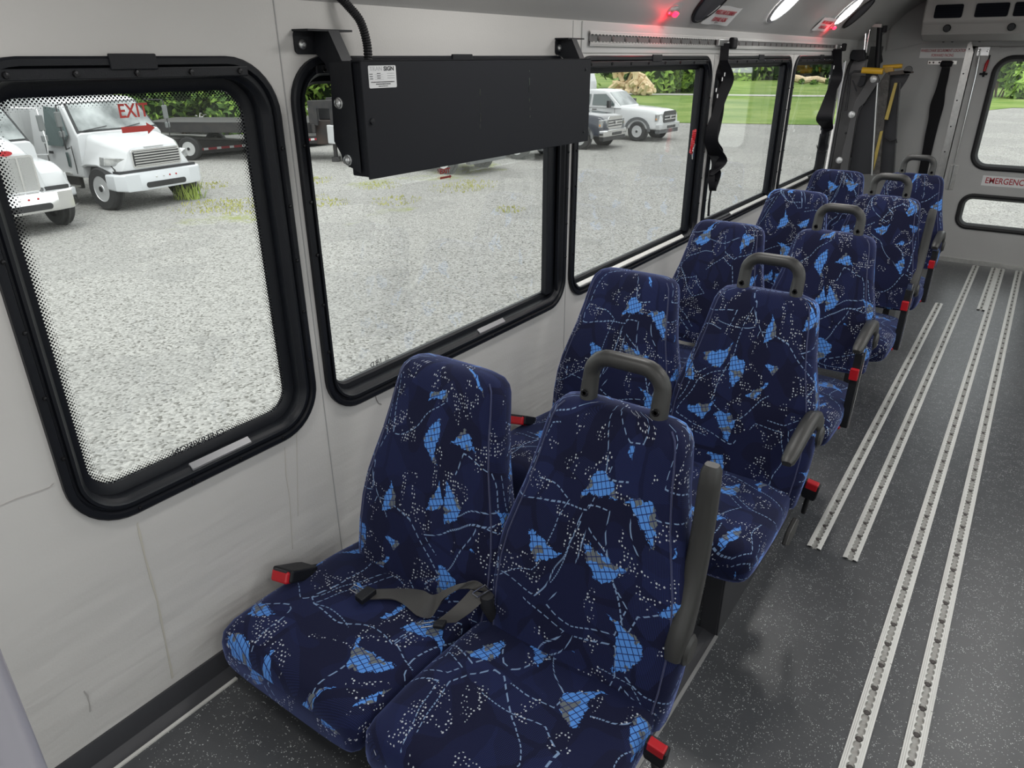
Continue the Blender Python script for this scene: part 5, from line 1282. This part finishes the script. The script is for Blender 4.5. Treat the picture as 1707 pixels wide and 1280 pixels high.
for k, (u, d, R, H_, n, m_, lab) in enumerate([
    (640, 50, 5, 6, 1500, (LEAF1, LEAF2), 'hedge bush hidden behind the left half of the sign box'),
    (760, 52, 5, 6, 1500, (LEAF2, LEAF1), 'hedge bush hidden behind the middle of the sign box'),
    (870, 55, 5, 6, 1500, (LEAF1, LEAF2), 'hedge bush hidden behind the right half of the sign box'),
    (1085, 88, 6.0, 7, 5000, (LEAF2, LEAF1), 'dark green bush directly behind the split log heap'),
    (1128, 80, 4.2, 4.6, 4000, (LEAF1, LEAF2), 'rounded green bush on the lawn right of the log heap'),
    (1225, 130, 7, 7.5, 3000, (LEAF1, LEAF3), 'light green bush far behind the lawn in the fourth window'),
    (1265, 135, 7, 8, 3000, (LEAF1, LEAF2), 'green tree mass at the right of the fourth window'),
    (1318, 128, 7, 9, 3500, (LEAF2, LEAF1), 'dark tree mass behind the fallen log on its left'),
    (1362, 130, 7, 9.5, 3500, (LEAF2, LEAF2), 'very dark tree mass behind the fallen log on its right'),
    (1410, 132, 8, 9, 1500, (LEAF2, LEAF1), 'trees behind the wheelchair lift'),
    (1185, 125, 8, 7, 2500, (LEAF1, LEAF3), 'green trees far behind the hanging strap'),
    (1668, 80, 3.6, 6.5, 4000, (LEAF1, LEAF2), 'green tree seen at the top left of the rear door window'),
    (1730, 110, 9, 9, 2000, (LEAF2, LEAF1), 'trees behind the parked white van in the rear door window')]):
    bush('leafy_tree' if d > 80 else 'leafy_hedge', lab, 'tree' if d > 80 else 'bush', gl(u, d), R, H_, n, m_, .30 if d < 60 else .42, 20 + k, HG)
# split log heap and fallen log
WOOD = P('fresh_split_wood', (.80, .64, .42), .8, vary=(3, (.40, .26, .14), .5))
heap = Vector(gl(1052, 74))
rnd = random.Random(4)
for k in range(64):
    x = rnd.uniform(-2.0, 2.2); top_ = 2.6 * (1 - max(0, x) / 2.6); z = rnd.uniform(.2, max(top_, .4)); an = rnd.uniform(0, PI); l = rnd.uniform(.5, 1.1); r_ = rnd.uniform(.14, .28)
    d = Vector((math.cos(an) * .9, rnd.uniform(-.5, .1), math.sin(an) * .8)).normalized() * l * .5; c = Vector((x, rnd.uniform(-.6, .6), max(z, abs(d.z) + r_ * .6)))
    mb = MB(); mb.tube([-d, d], r_, 7); lo = mb.build('split_log', WOOD, loc=heap + c); tag(lo, 'pale split log in the heap on the lawn above the white pickup', 'log', 'split logs heaped on the lawn')
fl = thing('fallen_log', 'long pale fallen log lying on the grass in the last window', 'log', gl(1348, 108))
d = Vector((ray(1380, 150)[0] - ray(1318, 150)[0], ray(1380, 150)[1] - ray(1318, 150)[1], 0)).normalized()
mb = MB(); pts = [d * k * .8 + Vector((0, 0, .55 + .12 * math.sin(k * 1.7) - .03 * k)) for k in range(-5, 6)]; mb.tube(pts, [.50, .50, .46, .48, .42, .40, .36, .34, .30, .25, .18], 9); mb.build('trunk', WOOD, fl)
for k in (-4, -2, 0, 2):
    mb = MB(); mb.tube([d * k * .8 + Vector((0, 0, .5)), d * (k * .8 + .5) + Vector((.2, -.6, .25))], [.22, .14], 7); mb.build('branch_stub', WOOD, fl)
bush('leafy_hedge', 'low dark weeds under the fallen log', 'bush', Vector(gl(1350, 107)), 3.6, .8, 1200, (LEAF2, LEAF1), .25, 77)
# weed at the truck's wheel, loose weed patches
def weed(label, loc, n, h, seed, mats=(LEAF3, LEAF1), R=.3):
    rnd = random.Random(seed); t = thing('weed', label, 'weed', loc, 0, 'weeds growing through the gravel'); mb = MB(); vs = []; fs = []
    for k in range(n):
        a = rnd.uniform(0, 6.28); q = rnd.random() ** .5 * R; hh = h * rnd.uniform(.4, 1); b = Vector((q * math.cos(a), q * math.sin(a), 0)); l = Vector((rnd.uniform(-.4, .4) * hh, rnd.uniform(-.4, .4) * hh, hh)); s = Vector((math.sin(a), -math.cos(a), 0)) * .012
        i = len(vs); vs += [b - s, b + s, b + l * .6 + s * 1.3, b + l, b + l * .6 - s * 1.3]; fs.append((i, i + 1, i + 2, i + 3, i + 4))
    mb.add(vs, fs); mb.build('blades', mats[0], t); return t
weed('tall green weed growing beside the front tyre of the white truck', gpt(316, 330), 110, .50, 1, R=.42)
k = 0
for u, v, R, lab in ((345, 345, .9, 'low yellow weed patch just right of the white truck in the first window'), (380, 342, .9, 'middle low yellow weed patch right of the white truck in the first window'), (405, 348, .8, 'low yellow weed patch at the right edge of the first window'),
        (520, 302, .7, 'yellow weed patch at the left edge of the second window, the upper one'), (510, 330, .6, 'yellow weed patch at the left edge of the second window, the lower one'), (545, 338, .6, 'small weed patch below the left end of the sign box'),
        (630, 310, .7, 'weed patch just under the lower edge of the sign box on its left'), (660, 335, .7, 'weed patch in open gravel below the left half of the sign box'), (790, 308, .8, 'widest weed patch under the right half of the sign box'),
        (760, 315, .8, 'weed patch under the red exit reflection in the second window'), (850, 350, .4, 'small lone weed patch lowest in the gravel of the second window'), (350, 310, .6, 'weed patch behind the front tyre of the white truck')):
    k += 1; w_ = weed(lab, gpt(u, v), int(150 * R), .07, 10 + k, (P('yellow_weed', (.40, .40, .13), .8),), R)
# white van seen through the rear door
vn = thing('parked_van', 'white van parked far behind the bus seen in the rear door window', 'van', gl(1726, 100), DR(80))
mb = MB(); mb.loft([car_ring(x, 1.0, .4, z1, .9, .1, .25) for x, z1 in ((-2.8, 2.5), (-2.7, 2.7), (1.4, 2.7), (2.0, 2.1), (2.4, 1.35), (3.0, 1.15), (3.05, .8))]); mb.build('body', WPAINT, vn, smooth=40)
for s in (-1, 1):
    mb = MB(); quad(mb, [(.3, s * .98, 1.5), (1.7, s * .98, 1.5), (1.4, s * .92, 2.2), (.3, s * .92, 2.25)]); mb.build('side_window', GLD, vn)
    for x in (-1.8, 2.0): wheel(vn, x, s * .9, .36, .22, s)
